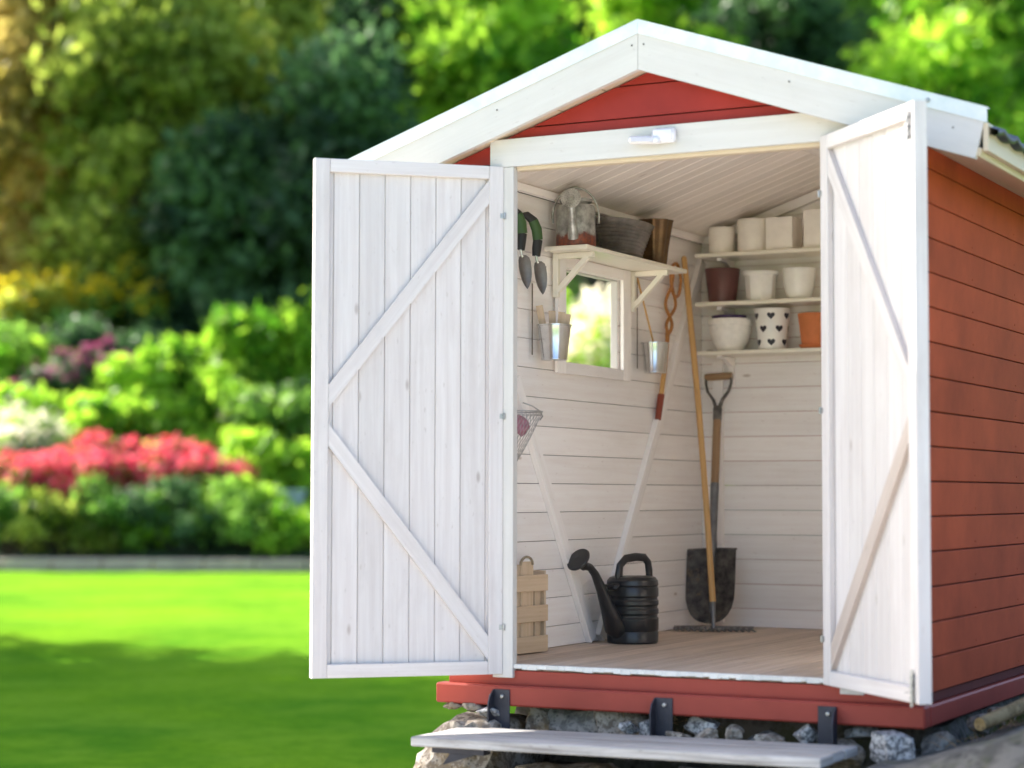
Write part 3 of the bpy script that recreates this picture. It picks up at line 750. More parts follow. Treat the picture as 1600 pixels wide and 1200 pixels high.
# ------------------------------------------------------------ lamp on the lintel
t = thing('sensor_lamp', (-.06, -.022, 1.85), 'small white plastic sensor lamp screwed on the white board over the opening', 'lamp')
g = MB(); g.box((-.01, -.034, 1.858), (.085, .024, .052), None, .010, .5); g.box((-.01, -.048, 1.858), (.07, .01, .04), None, .005); g.build('housing', 'lampw', t, smooth=50)
g = MB(); g.box((-.075, -.052, 1.845), (.115, .036, .026), Matrix.Rotation(.08, 3, 'Y'), .008, .5); g.build('head', 'lampw', t, smooth=50)
g = MB(); g.box((-.078, -.0705, 1.845), (.085, .004, .016), Matrix.Rotation(.08, 3, 'Y'), .002); g.build('lens', 'lens', t)

# ------------------------------------------------------------ shelves
XL = -.818
t = thing('wall_shelf', (XL, 1.14, 1.58), 'cream painted wooden shelf on two brackets above the window', 'shelf')
g = MB(); g.box((XL+.096, 1.145, 1.583), (.188, 1.0, .018), None, .003); g.build('board', 'cream', t)
for yy in (.735, 1.47):
    g = MB(); g.bar((XL+.012, yy, 1.573), (XL+.012, yy, 1.40), .024, .022, (0, 1, 0)); g.bar((XL+.025, yy, 1.562), (XL+.175, yy, 1.562), .022, .022, (0, 1, 0))
    g.bar((XL+.020, yy, 1.425), (XL+.150, yy, 1.556), .020, .0225, (0, 1, 0)); g.build('bracket', 'cream', t)
labs = ['top cream shelf on the back wall carrying four pale pots', 'middle cream shelf on the back wall carrying a brown and two white pots', 'lowest cream shelf on the back wall carrying the bowls and the heart pot']
for k, zz in enumerate((1.715, 1.493, 1.270)):
    t = thing('wall_shelf', (-.2, DI, zz), labs[k], 'shelf', 'shelves on the back wall')
    g = MB(); g.box((-.185, 2.195, zz-.009), (1.19, .205, .018), None, .004); g.build('board', 'cream', t)
    for xb in (-.675, .2):
        g = MB(); g.prism([(2.297, zz-.02), (2.297, zz-.155), (2.283, zz-.155), (2.279, zz-.1), (2.262, zz-.062), (2.20, zz-.035), (2.13, zz-.033), (2.13, zz-.02)], YZ(xb), -.011, .011); g.build('bracket', 'lining', t)

# ------------------------------------------------------------ pots
def pot(name, c, prof, mat, label, seg=40, flute=None, cat='pot', R=None, parts=None, group='pots on the back wall shelves'):
    g = MB(); g.lathe(prof, c, seg, R, flute); return g.build(name, mat, loc=c, smooth=35, label=label, category=cat, **({'group': group} if group else {}))
def cup(r0, r1, h, th=.005, lip=0):
    return [(0, 0), (r0-.003, 0), (r0, .003), (r1, h-.003), (r1-.001, h), (r1-th+.001, h), (r1-th, h-.003), (r0-th, th), (0, th)]
zs = 1.7155; yp = 2.185
pot('flower_pot', (-.682, yp, zs), cup(.057, .060, .122), 'ceram', 'small pale cylindrical pot, leftmost on the top shelf')
pot('flower_pot', (-.530, yp, zs), cup(.069, .072, .150), 'ceram', 'larger pale cylindrical pot, second from the left on the top shelf')
def sqpot(cx, s, h, label, rz=.0):
    c = Vector((cx, yp, zs)); g = MB(); th = .006; Rz = Matrix.Rotation(rz, 3, 'Z')
    for a in range(4):
        Ra = Rz @ Matrix.Rotation(a*pi/2, 3, 'Z'); g.box(c+Ra @ Vector((0, -s/2+th/2, h/2)), (s if a % 2 == 0 else s-2*th, th, h), Ra, .002, .5)
    g.box(c+Vector((0, 0, .004)), (s-2*th, s-2*th, .007), Rz, .001, .5)
    g.build('square_pot', 'ceram', loc=c, label=label, category='pot', group='pots on the back wall shelves')
sqpot(-.385, .125, .148, 'pale square pot, third from the left on the top shelf'); sqpot(-.21, .120, .172, 'taller pale square pot at the right end of the top shelf')
zs = 1.4935
pot('flower_pot', (-.680, yp, zs), cup(.062, .081, .155), 'brown', 'dark brown plastic pot at the left of the middle shelf')
octf = lambda a, z: (cos(pi/8)/cos(((a+pi/8) % (pi/4))-pi/8)) if z < .118 else 1.0
pot('flower_pot', (-.495, yp, zs), [(0, 0), (.060, 0), (.063, .003), (.072, .112), (.079, .120), (.080, .131), (.078, .134), (.073, .134), (.070, .125), (.06, .006), (0, .006)], 'gloss', 'white octagonal pot in the middle of the middle shelf', 64, octf)
pot('flower_pot', (-.312, yp, zs), [(0, 0), (.040, 0), (.050, .006), (.060, .03), (.068, .07), (.072, .11), (.073, .138), (.071, .14), (.068, .138), (.062, .07), (.045, .012), (0, .01)], 'gloss', 'rounded glossy white pot at the right of the middle shelf')
zs = 1.2705
pot('bowl', (-.642, yp, zs), [(0, 0), (.052, 0), (.060, .006), (.083, .05), (.094, .09), (.096, .118), (.101, .120), (.102, .142), (.098, .148), (.094, .145), (.090, .1), (.06, .012), (0, .01)], 'whiterough', 'rough white round bowl with a thick rim on the lowest shelf', cat='bowl')
pot('bowl', (-.648, yp, zs+.100), [(0, 0), (.05, .0), (.075, .04), (.080, .062), (.076, .064), (.05, .006), (0, .005)], 'purple', 'dark purple bowl nested in the rough white bowl', cat='bowl')
c = Vector((-.441, yp, zs)); g = MB(); g.lathe(cup(.062, .081, .186), c, 44)
HEART = dict(smooth=35, label='white pot printed with black hearts in the middle of the lowest shelf', category='pot', group='pots on the back wall shelves')
hs = g; hs.mi = 1
def heart(ang, z, s=.019):
    pts = []
    for k in range(28):
        q = 2*pi*k/28; X = 16*sin(q)**3; Yh = 13*cos(q)-5*cos(2*q)-2*cos(3*q)-cos(4*q); pts.append((X/17*s, Yh/17*s+.002))
    vsx = []; cc = None
    def mp(x_, z_):
        zz = z+z_; r = .062+(.019)*zz/.186+.0008; a = ang+x_/r; return c+Vector((r*cos(a), r*sin(a), zz))
    cc = hs.bm.verts.new(mp(0, 0)); V = [hs.bm.verts.new(mp(*p)) for p in pts]
    for i in range(28): hs._f([V[i], V[(i+1) % 28], cc], .5)
a0 = -pi/2+radians(28)
for row, zz in enumerate((.150, .092, .032)):
    for k in range(6): heart(a0+radians(-12)+(k+(.5 if row % 2 else 0))*pi/3-(.0 if row % 2 == 0 else 0), zz)
hs.build('heart_pot', ('gloss', 'black'), loc=c, recalc=True, **HEART)
c = (-.242, yp, zs)
pot('pot_saucer', c, [(0, 0), (.058, 0), (.070, .018), (.068, .02), (.058, .006), (0, .005)], 'terra', 'terracotta saucer at the right end of the lowest shelf', cat='saucer')
pot('terracotta_pot', (c[0], c[1], zs+.006), cup(.056, .074, .152, .006), 'terra', 'orange terracotta pot standing in its saucer on the lowest shelf')

# ------------------------------------------------------------ on the window shelf
zs = 1.5925
c = Vector((-.722, .738, zs))
t = thing('old_watering_can', c, 'old galvanised watering can with rusty base on the shelf over the window', 'watering can')
g = MB(); g.lathe([(0, .002), (.078, 0), (.080, .006), (.078, .05), (.076, .15), (.072, .165), (.05, .172), (.05, .178), (.062, .178), (.066, .19), (.064, .19), (.045, .176), (0, .174)], c, 36, None, lambda a, z: 1+.012*sin(3*a+z*30)); b = g.build('body', 'rusty_galv', t, smooth=40)
sd = Vector((.30, -.954, 0)).normalized()
g = MB(); g.tube([c+sd*.070+Vector((0, 0, .03)), c+sd*.10+Vector((0, 0, .09)), c+sd*.125+Vector((0, 0, .16))], [.022, .017, .013], 14); g.build('spout', 'galv', t, smooth=50)
rc = c+sd*.132+Vector((0, 0, .178)); nr = (sd+Vector((.15, -.35, .25))).normalized(); Rr = nr.to_track_quat('Z', 'Y').to_matrix()
g = MB(); g.lathe([(.012, -.03), (.038, -.004), (.040, 0), (.038, .003), (.030, .004), (.028, .006), (.018, .007), (.016, .005), (.009, .006), (0, .009)], rc, 28, Rr); rose = g.build('rose', 'galv', t, smooth=25)
g = MB()
for rad in (.013, .023, .034):
    for k in range(int(rad*700)):
        a = 2*pi*k/int(rad*700); g.lathe([(0, .0), (.0013, .0)], rc+Rr @ Vector((rad*cos(a), rad*sin(a), .0078)), 5, Rr)
g.build('holes', 'black', rose)
g = MB(); g.tube([c+RH*(.092*cos(a))+Vector((0, 0, .12+.118*sin(a))) for a in [pi*k/16 for k in range(-1, 18)]], .0045, 8); g.build('bail_handle', 'galv', t, smooth=50)

c = Vector((-.712, 1.165, zs))
t = thing('ribbed_basin', c, 'wide ribbed dark metal basin on the middle of the window shelf', 'basin')
pr = [(0, 0), (.092, 0), (.095, .004)]
for k in range(9):
    u = k/9; r = .092+.056*u; pr += [(r, .008+.130*u), (r+.010, .0165+.130*u)]
pr += [(.158, .141), (.161, .146), (.156, .148), (.146, .13), (.08, .008), (0, .006)]
g = MB(); g.lathe([(r*1.0, z) for r, z in pr], c, 48, None, lambda a, z: 1.38*sqrt(1/((cos(a)/.46)**2+(sin(a)/1.0)**2))); g.build('bowl', 'basin', t, smooth=12)
c = Vector((-.730, 1.525, zs))
t = thing('fluted_vase', c, 'tall fluted brown metal vase at the far end of the window shelf', 'vase')
g = MB(); g.lathe([(0, 0), (.05, 0), (.052, .006), (.060, .08), (.078, .19), (.082, .2), (.080, .202), (.075, .195), (.055, .05), (0, .01)], c, 64, None, lambda a, z: 1+.045*sin(9*a)*(1 if z > .004 else 0)); g.build('body', 'brass', t, smooth=50)

# ------------------------------------------------------------ hanging on the left wall
def trowel(yc, zt, label):
    c = Vector((XL+.034, yc-.105, zt-.028)); UT = Vector((.55, .835, 0)); VT = Vector((.835, -.55, 0)); t = thing('garden_trowel', c, label, 'trowel', 'trowels on the left wall')
    P = lambda dy, dz, dx=0: c+UT*dy+VT*dx+Vector((0, 0, dz))
    pts = [P(-.045, -.006), P(-.022, -.003), P(.006, -.022), P(.022, -.055), P(.027, -.095), P(.022, -.130), P(.020, -.158)]
    rd = [(.011, .010), (.014, .015), (.014, .019), (.014, .021), (.013, .020), (.012, .020), (.012, .017)]
    g = MB(); g.tube(pts[:4], rd[:4], 12, flat=VT); h = g.build('grip', 'blackr', t, smooth=60)
    g = MB(); g.tube(pts[2:5], [(a+.0012, b+.0012) for a, b in rd[2:5]], 12, flat=VT); g.build('green_band', 'green', h, smooth=60)
    g = MB(); g.tube(pts[4:], rd[4:], 12, flat=VT); g.build('lower_grip', 'blackr', h, smooth=60)
    g = MB(); g.tube([P(.020, -.155), P(.022, -.175), P(.028, -.185)], [.006, .006, .007], 8); g.build('tang', 'zinc', t, smooth=60)
    g = MB(); Lz = [(.178, .009), (.186, .022), (.20, .027), (.225, .028), (.25, .026), (.275, .020), (.295, .010), (.306, .001)]
    for sgx in (0,):
        rows = []
        for dz, w in Lz:
            rows.append([g.bm.verts.new(P(.030+(dz-.18)*.12+w*q, -dz, .008-.012*(1-q*q)*(w/.033))) for q in (-1, -.66, -.33, 0, .33, .66, 1)])
        for a, b in zip(rows, rows[1:]):
            for i in range(6): g._f([a[i], a[i+1], b[i+1], b[i]], .5, None, True)
    bmesh.ops.solidify(g.bm, geom=g.bm.faces[:], thickness=.0018)
    g.build('blade', 'blade', t, smooth=50)
trowel(.452, 1.733, 'garden trowel nearest the left door frame, partly hidden by it')
trowel(.582, 1.723, 'garden trowel with a black and green grip beside the window shelf')
def zinc_pot(yc, zt, label, r1=.058, r0=.044, h=.128, strap=.18, dx=.0):
    c = Vector((XL+r1+.006, yc, zt-h)); t = thing('zinc_wall_pot', c, label, 'bucket', 'zinc pots hanging on the left wall')
    g = MB(); g.lathe([(0, 0), (r0-.002, 0), (r0+.001, .002), (r0+.001, .006), (r0, .008), (r1-.002, h-.006), (r1+.002, h-.005), (r1+.002, h), (r1-.001, h), (r1-.003, h-.006), (r0-.002, .012), (0, .012)], c, 44); g.build('pail', 'zinc', t, smooth=35)
    g = MB(); g.bar((XL+.003, yc-r1*.75, zt+strap), (XL+.003, yc-r1*.75, zt-h+.02), .008, .002, (1, 0, 0), .0005); g.build('strap', 'strapm', t)
    return c
c = zinc_pot(.594, 1.278, 'shiny zinc pot with wooden labels hanging left of the window', .067, .050, .138, .16)
for k, (dy, dz, tilt) in enumerate(((-.035, .075, -.30), (-.005, .055, -.05), (.022, .05, .04), (.038, .042, .10))):
    b = c+RH*(dy*.7)+Vector((0, 0, .02)); tp = c+RH*(dy*1.25+tilt*.05)+Vector((0, 0, .138+dz))
    g = MB(); g.bar(b, tp, .027, .003, (.46, -.89, 0), .001); x = (tp-b).normalized()
    g.build('plant_label', 'pine', loc=b, label=['tallest bare wood plant label leaning at the left of the zinc pot', 'second bare wood plant label from the left in the zinc pot', 'third bare wood plant label from the left in the zinc pot', 'bare wood plant label at the right rim of the zinc pot'][k], category='plant label', group='wooden labels in the left zinc pot')
c = zinc_pot(1.581, 1.275, 'shiny zinc pot hanging right of the window below the carpet beater', .060, .047, .132, .27)
g = MB(); g.tube([c+Vector((.01, .03, .02)), (XL+.02, 1.50, 1.55)], .0045, 8); g.build('bamboo_stake', 'handle', loc=c, smooth=50, label='thin brown stake leaning in the right zinc pot', category='stake')
# rattan carpet beater
c = Vector((XL+.016, 1.80, 1.27)); t = thing('carpet_beater', c, 'orange rattan carpet beater with red grip hanging by the right zinc pot', 'carpet beater')
g = MB(); pts = []
K = 72
def cb(y, z, x=0): return Vector((XL+.012+x, y, z))
for ph in (0, 1, 2):
    pp = []
    for k in range(K+1):
        q = k/K
        if ph < 2:
            zz = 1.335+.30*q; am = .052*sin(pi*min(1, q*1.02))**.7; yy = 1.845+.05*q+(am*cos(2*pi*q*1.0) if ph == 0 else -am*cos(2*pi*q*1.0)); pp.append(cb(yy, zz, .005+.005*sin(2*pi*q*2+ph*pi)))
        else:
            a = 2*pi*q; pp.append(cb(1.925+.055*sin(a), 1.60+.075*cos(a)-.02, .006))
    g.tube(pp, .0075, 8, closed=(ph == 2))
g.tube([cb(1.845, 1.345), cb(1.84, 1.30), cb(1.805, 1.15)], [.011, .010, .010], 10)
g.build('rattan_loops', 'rattan', t, smooth=60)
g = MB(); g.tube([cb(1.808, 1.17), cb(1.77, 1.055)], .011, 10); g.build('handle', 'handle', t, smooth=60)
g = MB(); g.tube([cb(1.772, 1.06), cb(1.735, .950)], [.015, .014], 12); g.build('grip', 'redgrip', t, smooth=60)
# wire basket
c = Vector((-.735, .30, .93)); t = thing('wire_basket', c, 'cone-shaped wire basket hanging low on the left wall behind the frame', 'basket')
g = MB(); BY = .285; prf = lambda q: (.072*(1-q)**.75+.012, -.22*q)
def bk(q, a): r, z = prf(q); return Vector((XL+.012+r*.95+r*.95*cos(a)*.95, BY+r*sin(a)*1.0, .93+z))
for k in range(30):
    for dr in (-1, 1): g.tube([bk(j/14, 2*pi*k/30+dr*j*.085) for j in range(15)], .0007, 4, False)
for q, rr in ((0, .0028), (.06, .0015), (1, .002)): g.tube([bk(q, 2*pi*k/28) for k in range(28)], rr, 6, closed=True)
g.build('mesh', 'wire', t)
g = MB(); g.tube([bk(0, a)+Vector((0, 0, .035*sin((a+pi)/1))) for a in (-1.0, -.5, 0, .5, 1.0)], .0025, 6); g.build('handle', 'wire', t)
g = MB(); g.rock((XL+.09, BY, .875), (.08, .10, .08), 4, 3, .5); g.build('folded_cloth', 'pink', loc=(XL+.09, BY, .84), smooth=60, label='crumpled pink cloth inside the wire basket', category='cloth')
# wall nails
for k, (yy, zz) in enumerate(((.60, 1.50), (1.78, 1.68), (1.25, 1.62))):
    g = MB(); g.tube([(XL-.002, yy, zz), (XL+.035, yy, zz+.006)], .002, 6); g.build('wall_nail', 'iron', loc=(XL, yy, zz), label=['bent nail in the left wall beside the trowel', 'long nail in the left wall above the carpet beater', 'nail in the left wall above the window shelf bracket'][k], category='nail', group='nails in the left wall')

# ------------------------------------------------------------ slatted crate
c = Vector((-.76, .42, .021)); t = thing('slatted_panel', c, 'pine slatted plant box with rope handle on the floor behind the left frame', 'slatted box')
ux = Vector((.10, 1, 0)).normalized(); nx = Vector((ux.y, -ux.x, 0))
Rb = Matrix((ux, Vector((0, 0, 1)), nx)).transposed()
Fb = lambda u, v, w: Vector((-.765, .38, .021))+ux*u+nx*w+Vector((0, 0, v))
g = MB()
for uu, ww, hh in ((-.06, .085, .325), (.035, .085, .335), (.108, .038, .262)): g.box(Fb(uu, .012+hh/2, -.012), (ww, hh, .010), Rb, .002)
g.build('upright_slats', 'pine', t)
g = MB()
for vv in (.035, .15, .265): g.box(Fb(.035, vv, .001), (.25, .062, .012), Rb, .002)
g.build('cross_slats', 'pine', t)
g = MB()
g.box(Fb(.158, .16, -.035), (.012, .30, .06), Rb, .002); g.box(Fb(.035, .012, -.035), (.24, .012, .06), Rb, .002); g.build('side_slats', 'pine', t)
g = MB(); g.tube([Fb(.025+.042*cos(a)-.0, .335+.030*sin(a), -.004) for a in [pi*k/10 for k in range(11)]], .005, 8); g.build('rope_handle', 'rope', t, smooth=60)

# ------------------------------------------------------------ black watering can
zf = .0205
c = Vector((-.665, 1.150, zf)); KS = .92; t = thing('black_watering_can', c, 'black plastic watering can with long spout on the shed floor', 'watering can')
pr = [(0, 0), (.104, 0), (.110, .006), (.111, .05), (.108, .056), (.111, .062)]
for zz in (.125, .165, .205): pr += [(.1115, zz-.012), (.1065, zz-.004), (.1065, zz+.004), (.1115, zz+.012)]
pr += [(.111, .25), (.107, .258), (.111, .266), (.109, .285), (.098, .300), (.085, .305), (.0, .306)]
g = MB(); g.lathe([(r*.95, z*.885) for r, z in pr], c, 48); g.build('body', 'plastic', t, smooth=30)
RI = Vector((.30, .954, 0))   # handle and spout lie along this direction
hp = [(a*.95, b*.885) for a, b in [(-.075, .27), (-.088, .31), (-.080, .355), (-.045, .385), (.02, .392), (.075, .388), (.100, .365), (.108, .325), (.109, .27), (.109, .20)]]
g = MB(); g.tube([c+RI*a+Vector((0, 0, b)) for a, b in hp], [(.013, .02)]*2+[(.012, .017)]*6+[(.011, .016)]*2, 14, flat=(-RI.y, RI.x, 0)); g.build('handle', 'plastic', t, smooth=60)
sp = [(a*1.0, b*.93) for a, b in [(-.075, .06), (-.11, .075), (-.145, .15), (-.185, .235), (-.225, .305), (-.255, .335), (-.285, .342)]]
g = MB(); g.tube([c+RI*a+Vector((0, 0, b)) for a, b in sp], [.045, .043, .032, .022, .0165, .015, .018], 18); g.build('spout', 'plastic', t, smooth=60)
g = MB(); g.lathe([(.0, -.045), (.018, -.04), (.022, -.02), (.050, .002), (.053, .008), (.05, .014), (0, .022)], c+RI*-.315+Vector((0, 0, .338)), 28, (Vector((-.25, -.75, .62))).to_track_quat('Z', 'Y').to_matrix()); g.build('rose', 'plastic', t, smooth=40)
g = MB(); g.bar(c+RI*-.10+Vector((0, 0, .235)), c+RI*-.195+Vector((0, 0, .235)), .02, .012, (0, 0, 1), .003); g.bar(c+RI*-.05+Vector((0, 0, .252)), c+RI*-.13+Vector((0, 0, .222)), .05, .02, (0, 0, 1), .006); g.build('spout_stay', 'plastic', t, smooth=40)

# ------------------------------------------------------------ spade
t = thing('spade', (-.70, 2.12, .04), 'round-nosed spade with D grip leaning against the back wall', 'spade')
tipP = Vector((-.690, 2.05, .045)); topP = Vector((-.732, 2.275, 1.16)); ax = (topP-tipP).normalized()
side = Vector((1, .0, 0)); side = (side-ax*side.dot(ax)).normalized(); nrm = side.cross(ax)
if nrm.y > 0: nrm = -nrm
S = lambda l, s=0, n=0: tipP+ax*l+side*s+nrm*n
g = MB(); rows = []
HB = .335
for l in [0, .008, .02, .04, .07, .11, .16, .22, .28, .32, .335]:
    w = .118*(1-(1-min(1, l/.15))**2.4)**.42 if l > 0 else .02
    w = min(.118, w); row = []
    for q in [k/12*2-1 for k in range(13)]:
        dish = -.022*(1-q*q)*min(1, l/.1)-(.008 if abs(q) < .13 and l > .10 else 0)*-1
        row.append(g.bm.verts.new(S(l, w*q, dish+.02)))
    rows.append(row)
for a, b in zip(rows, rows[1:]):
    for i in range(12): g._f([a[i], a[i+1], b[i+1], b[i]], .5, None, True)
bmesh.ops.solidify(g.bm, geom=g.bm.faces[:], thickness=.003)
g.tube([S(HB, -.118, .012), S(HB+.004, -.03, .006), S(HB+.004, .03, .006), S(HB, .118, .012)], .005, 8)
bl = g.build('blade', 'iron', t, smooth=50)
g = MB(); g.tube([S(.02, 0, .004), S(.16, 0, .008), S(.32, 0, .012), S(.36, 0, .012), S(.40, 0, .010), S(.64, 0, .010)], [.004, .012, .019, .022, .018, .0195], 14); g.build('socket', 'socket', t, smooth=60)
g = MB(); g.tube([S(.60, 0, .010), S(.955, 0, .010)], [.0185, .0180], 14); g.build('shaft', 'ash', t, smooth=60)
g = MB(); g.tube([S(.935, 0, .010), S(.99, 0, .010), S(1.0, 0, .01)], [.0195, .0205, .014], 14)
for sg in (-1, 1): g.tube([S(.985, sg*.006, .01), S(1.03, sg*.022, .01), S(1.07, sg*.052, .01), S(1.11, sg*.062, .01), S(1.148, sg*.062, .01)], [(.008, .014), (.007, .013), (.006, .011), (.005, .010), (.005, .012)], 10, flat=(side.x, side.y, side.z))
g.build('yoke', 'iron', t, smooth=60)
g = MB(); g.tube([S(1.14, -.066, .01), S(1.14, -.03, .01), S(1.14, .03, .01), S(1.14, .066, .01)], [.015, .0165, .0165, .015], 14); g.build('grip', 'ash', t, smooth=50)
# ------------------------------------------------------------ rake
t = thing('garden_rake', (-.66, 1.95, .03), 'garden rake with long varnished handle, its head on the floor before the spade', 'rake')
hb = Vector((-.640, 1.955, .150)); ht = Vector((-.800, 2.02, 1.690)); nk = Vector((-.632, 1.945, .035))
g = MB(); 
pp = [hb+(ht-hb)*k/10+Vector((.010*sin(pi*k/10), 0, 0)) for k in range(11)]; g.tube(pp, [.0145]+[.0135]*9+[.0125], 14); g.tube([pp[-1], pp[-1]+(ht-hb).normalized()*.008], [.0125, .007], 14); g.build('handle', 'handle', t, smooth=60)
g = MB(); g.tube([hb+Vector((-.004, 0, .04)), hb, Vector((-.636, 1.95, .09)), nk], [.012, .012, .011, .009], 12); g.build('neck', 'socket', t, smooth=60)
rd_ = Vector((cos(radians(18)), sin(radians(18)), 0)); g = MB(); g.bar(nk-rd_*.175, nk+rd_*.175, .022, .006, (rd_.y, -rd_.x, .9), .001); g.build('head_bar', 'socket', t)
g = MB(); fwd = Vector((rd_.y, -rd_.x, 0))
for k in range(14):
    o = nk+rd_*(-.170+.340*k/13); g.tube([o+fwd*.004, o+fwd*.034+Vector((0, 0, -.001)), o+fwd*.056+rd_*.003+Vector((0, 0, -.004)), o+fwd*.062+rd_*.012+Vector((0, 0, -.008)), o+fwd*.050+rd_*.018+Vector((0, 0, -.010))], [.0052, .005, .0046, .0038, .0025], 7)
g.build('teeth', 'socket', t, smooth=50)

# ------------------------------------------------------------ step bench
t = thing('step_bench', (-.04, -.28, -.21), 'weathered grey plank step hanging on three black steel straps below the threshold', 'step')
zL, zR = -.197, -.181; Rs = Matrix.Rotation(-math.atan((zR-zL)/1.45), 3, 'Y')
for k in range(3):
    g = MB(); g.box((-.035, -.160-.122*k, (zL+zR)/2-.016), (1.45-.012*(k % 2), .119, .032), Rs, .004); g.build('plank', 'grey', t)
for k, xx in enumerate((-.629, -.007, .571)):
    sg = -1 if k < 2 else 1
    g = MB(); g.box((xx, -.0525, -.140), (.064, .005, .148), None, .0012)
    fl = g.build('strap', 'steel', t)
    g = MB(); f = lambda u, v, tt: Vector((xx+sg*.0315+tt, u, v)); g.prism([(-.0555, -.067), (-.0555, -.235), (-.098, -.235), (-.098, -.115), (-.0845, -.085)], f, -.0025, .0025); g.bar((xx, -.06, -.232), (xx, -.40, -.232), .05, .005, (0, 0, 1)); g.build('angle_flange', 'steel', fl)
    g = MB(); g.lathe([(0, -.008), (.006, -.007), (.0085, -.003), (.009, 0)], (xx+.004, -.0552, -.090), 14, Matrix.Rotation(-pi/2, 3, 'X')); g.build('bolt_head', 'bolt', fl, smooth=40)
g = MB(); g.prism([(-.62, -.232), (-.78+.16, -.232), (-.66, -.29), (-.50, -.238)], XZ(-.42), 0, .03); g.bar((-.70, -.40, -.24), (-.50, -.40, -.24), .05, .02, (0, 0, 1)); g.build('under_support', 'steel', t)

# ------------------------------------------------------------ stones
random.seed(11)
ST = [ # name, c, size, mat, seed, label
 ('foundation_block', (-.790, .10, -.375), (.36, .50, .42), 'stone', 1, 'big rounded brown-grey foundation block under the left corner of the shed'),
 ('foundation_block', (-.40, .13, -.22), (.24, .20, .17), 'stone2', 2, 'dark squared block behind the left part of the step'),
 ('foundation_block', (-.20, .12, -.21), (.24, .22, .17), 'stone', 3, 'mossy brown block right of the dark squared block'),
 ('foundation_block', (-.55, .14, -.20), (.15, .18, .14), 'stone', 21, 'low brown block between the left strap and the dark block'),
 ('flat_stone', (-.84, -.02, -.135), (.10, .09, .030), 'stone', 4, 'flat chip of stone at the left end of the red beam'),
 ('flat_stone', (-.755, -.03, -.137), (.10, .08, .035), 'stone', 5, 'second flat chip wedged under the red beam'),
 ('flat_stone', (-.69, -.05, -.148), (.10, .08, .045), 'granite', 6, 'pale wedge stone beside the left steel strap'),
 ('granite_stone', (-.152, -.02, -.180), (.07, .06, .06), 'granite', 7, 'small cube of speckled granite left of the middle strap'),
 ('granite_stone', (-.085, .0, -.175), (.09, .07, .06), 'granite', 8, 'rough granite stone touching the middle strap on its left'),
 ('granite_stone', (.095, .02, -.165), (.14, .10, .07), 'granite', 9, 'long speckled granite stone right of the middle strap'),
 ('field_stone', (.055, -.055, -.200), (.10, .07, .05), 'stone', 10, 'low pale stone just behind the step by the middle strap'),
 ('field_stone', (.150, -.05, -.190), (.10, .07, .065), 'stone', 12, 'pale brown stone left of the lone upright stone'),
 ('field_stone', (.240, -.04, -.175), (.075, .06, .07), 'stone', 13, 'upright pale stone in the dark gap under the beam'),
 ('field_stone', (.335, .03, -.195), (.13, .08, .07), 'stone2', 14, 'dark stone deep in the gap under the beam'),
 ('field_stone', (.385, -.05, -.190), (.12, .08, .055), 'stone', 15, 'pinkish pale stone near the right strap'),
 ('granite_stone', (.490, -.02, -.170), (.095, .08, .085), 'granite', 16, 'speckled granite stone left of the right strap'),
 ('granite_stone', (.655, .02, -.155), (.13, .10, .05), 'stone2', 17, 'flat dark granite stone right of the right strap'),
 ('granite_stone', (.800, -.075, -.188), (.165, .13, .115), 'granite', 18, 'large speckled granite stone at the right end of the step'),
 ('field_stone', (.92, .06, -.185), (.15, .15, .11), 'stone2', 19, 'dark grey stone under the right front corner of the shed'),
 ('field_stone', (1.00, .28, -.135), (.12, .12, .07), 'stone2', 22, 'small dark stone beside the right side beam'),
 ('field_stone', (1.00, .55, -.14), (.15, .14, .08), 'stone', 23, 'small brown stone farther along the right side beam'),
 ('field_stone', (.58, .02, -.235), (.22, .14, .12), 'stone', 24, 'brown stone beneath the right strap'),
 ('foundation_block', (-.30, -.18, -.46), (.62, .34, .34), 'stone', 25, 'wide mossy foundation rock in shade below the step'),
 ('foundation_block', (.35, -.12, -.48), (.70, .34, .36), 'stone2', 26, 'dark foundation rock in shade below the right half of the step'),
]
for nm, c, sz, mt, sd_, lb in ST:
    g = MB(); g.rock(c, sz, sd_, 4, .22, Matrix.Rotation(random.uniform(-.12, .12) if 'block' in nm else random.uniform(-.25, .25), 3, 'Z'), .95 if 'block' in nm else .5, .5, (.86, 1.0) if 'block' in nm else (.56, .84)); g.build(nm, mt, loc=(c[0], c[1], c[2]-sz[2]/2), smooth=28, label=lb, category='stone', group='foundation stones')
# bedrock: one outcrop carrying the shed and rising to the right
def rz_(x, y):
    e = -.36
    if x > .62: e = -.36+.17*min(1, (x-.62)/.16)+.26*max(0, x-.86)
    e = min(e, .25+.02*x)
    if y > .30 and -.80 < x < .84 and y < 2.3: e = -.132
    if .86 < x < 1.1 and y > .1: e = min(e, -.19+.35*(x-.93))
    e -= .25*max(0, -.62-y)*2
    n1 = noise.noise(Vector((x*1.7, y*1.7, 0)))*.05+noise.noise(Vector((x*6, y*6, 2)))*.016+noise.noise(Vector((x*22, y*22, 5)))*.005
    e += n1*(1 if x > .7 else .5)
    ed = min(x+.98, 4.6-x, y+.98, 5.5-y)
    if ed < .22: e = e-(.22-max(ed, 0))**1*3.2
    return max(e, -1.0)
g = MB(); nx_, ny_ = 150, 150; V = []
for i in range(nx_+1):
    x = -.98+5.58*(i/nx_)**1.25; V.append([g.bm.verts.new((x, -.98+6.48*(j/ny_)**1.3, rz_(x, -.98+6.48*(j/ny_)**1.3))) for j in range(ny_+1)])
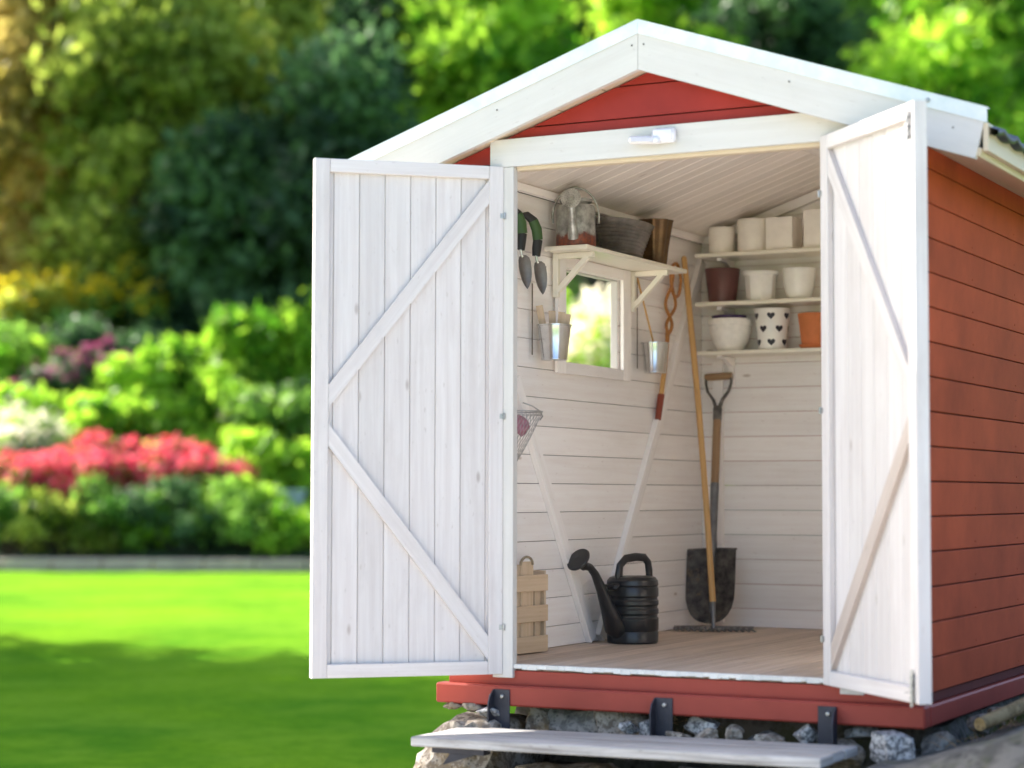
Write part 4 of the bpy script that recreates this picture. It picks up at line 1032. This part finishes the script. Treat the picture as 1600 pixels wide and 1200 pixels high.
for i in range(nx_):
    for j in range(ny_): g._f([V[i][j], V[i+1][j], V[i+1][j+1], V[i][j+1]], .5, None, True)
g.build('rock_outcrop', 'rock', loc=(1.5, 1, -.9), smooth=60, label='dark bare rock rising to the right beside and under the red shed', category='rock')
# log and litter
a = Vector((1.10, -.16, -.085)); b = Vector((1.30, .75, .02)); g = MB()
pp = [a+(b-a)*k/9+Vector((noise.noise(Vector((k, 0, 0)))*.012, 0, noise.noise(Vector((0, k, 0)))*.01)) for k in range(10)]
g.tube(pp, [.020, .023, .022, .025, .023, .026, .024, .025, .024, .026], 12); g.tube([pp[5], pp[5]+Vector((.05, -.02, .06))], [.008, .004], 6)
g.build('dead_branch', 'bark', loc=a, smooth=40, label='thick dead branch lying on the rock at the lower right', category='branch')
g = MB(); random.seed(5)
for k in range(420):
    x = random.uniform(.92, 1.5); y = random.uniform(-.05, 1.5)
    if random.random() < (x-.92)*1.2: continue
    p = Vector((x, y, rz_(x, y)+.008)); d = Vector((random.gauss(0, 1), random.gauss(0, 1), random.gauss(0, .35))).normalized()*random.uniform(.02, .08); g.tube([p, p+d*.5+Vector((0, 0, .006)), p+d], [.0016, .0013, .0008], 4, False)
for k in range(90):
    x = random.uniform(-.25, .1); y = random.uniform(.0, .25); p = Vector((x, y, -.16+random.uniform(-.03, .02))); d = Vector((random.gauss(0, 1), random.gauss(0, 1), random.gauss(0, .5))).normalized()*.03; g.tube([p, p+d], [.0016, .001], 4, False)
g.build('twig_litter', 'twig', kind='stuff', label='dry twigs and stalks in the gap beside the side beam', category='twigs')
g = MB(); random.seed(6)
for k in range(900):
    x = random.uniform(.93, 1.35); y = random.uniform(.15, 1.6); z = rz_(x, y)
    h = random.uniform(.02, .07); p = Vector((x, y, z)); q = Vector((random.gauss(0, .02), random.gauss(0, .02), h)); w = Vector((random.gauss(0, 1), random.gauss(0, 1), 0)).normalized()*.003
    g._f([g.bm.verts.new(p-w), g.bm.verts.new(p+w), g.bm.verts.new(p+q)], random.random())
g.build('weed_tufts', 'grassb', kind='stuff', label='small weeds and moss growing in the rock crevice', category='weeds')
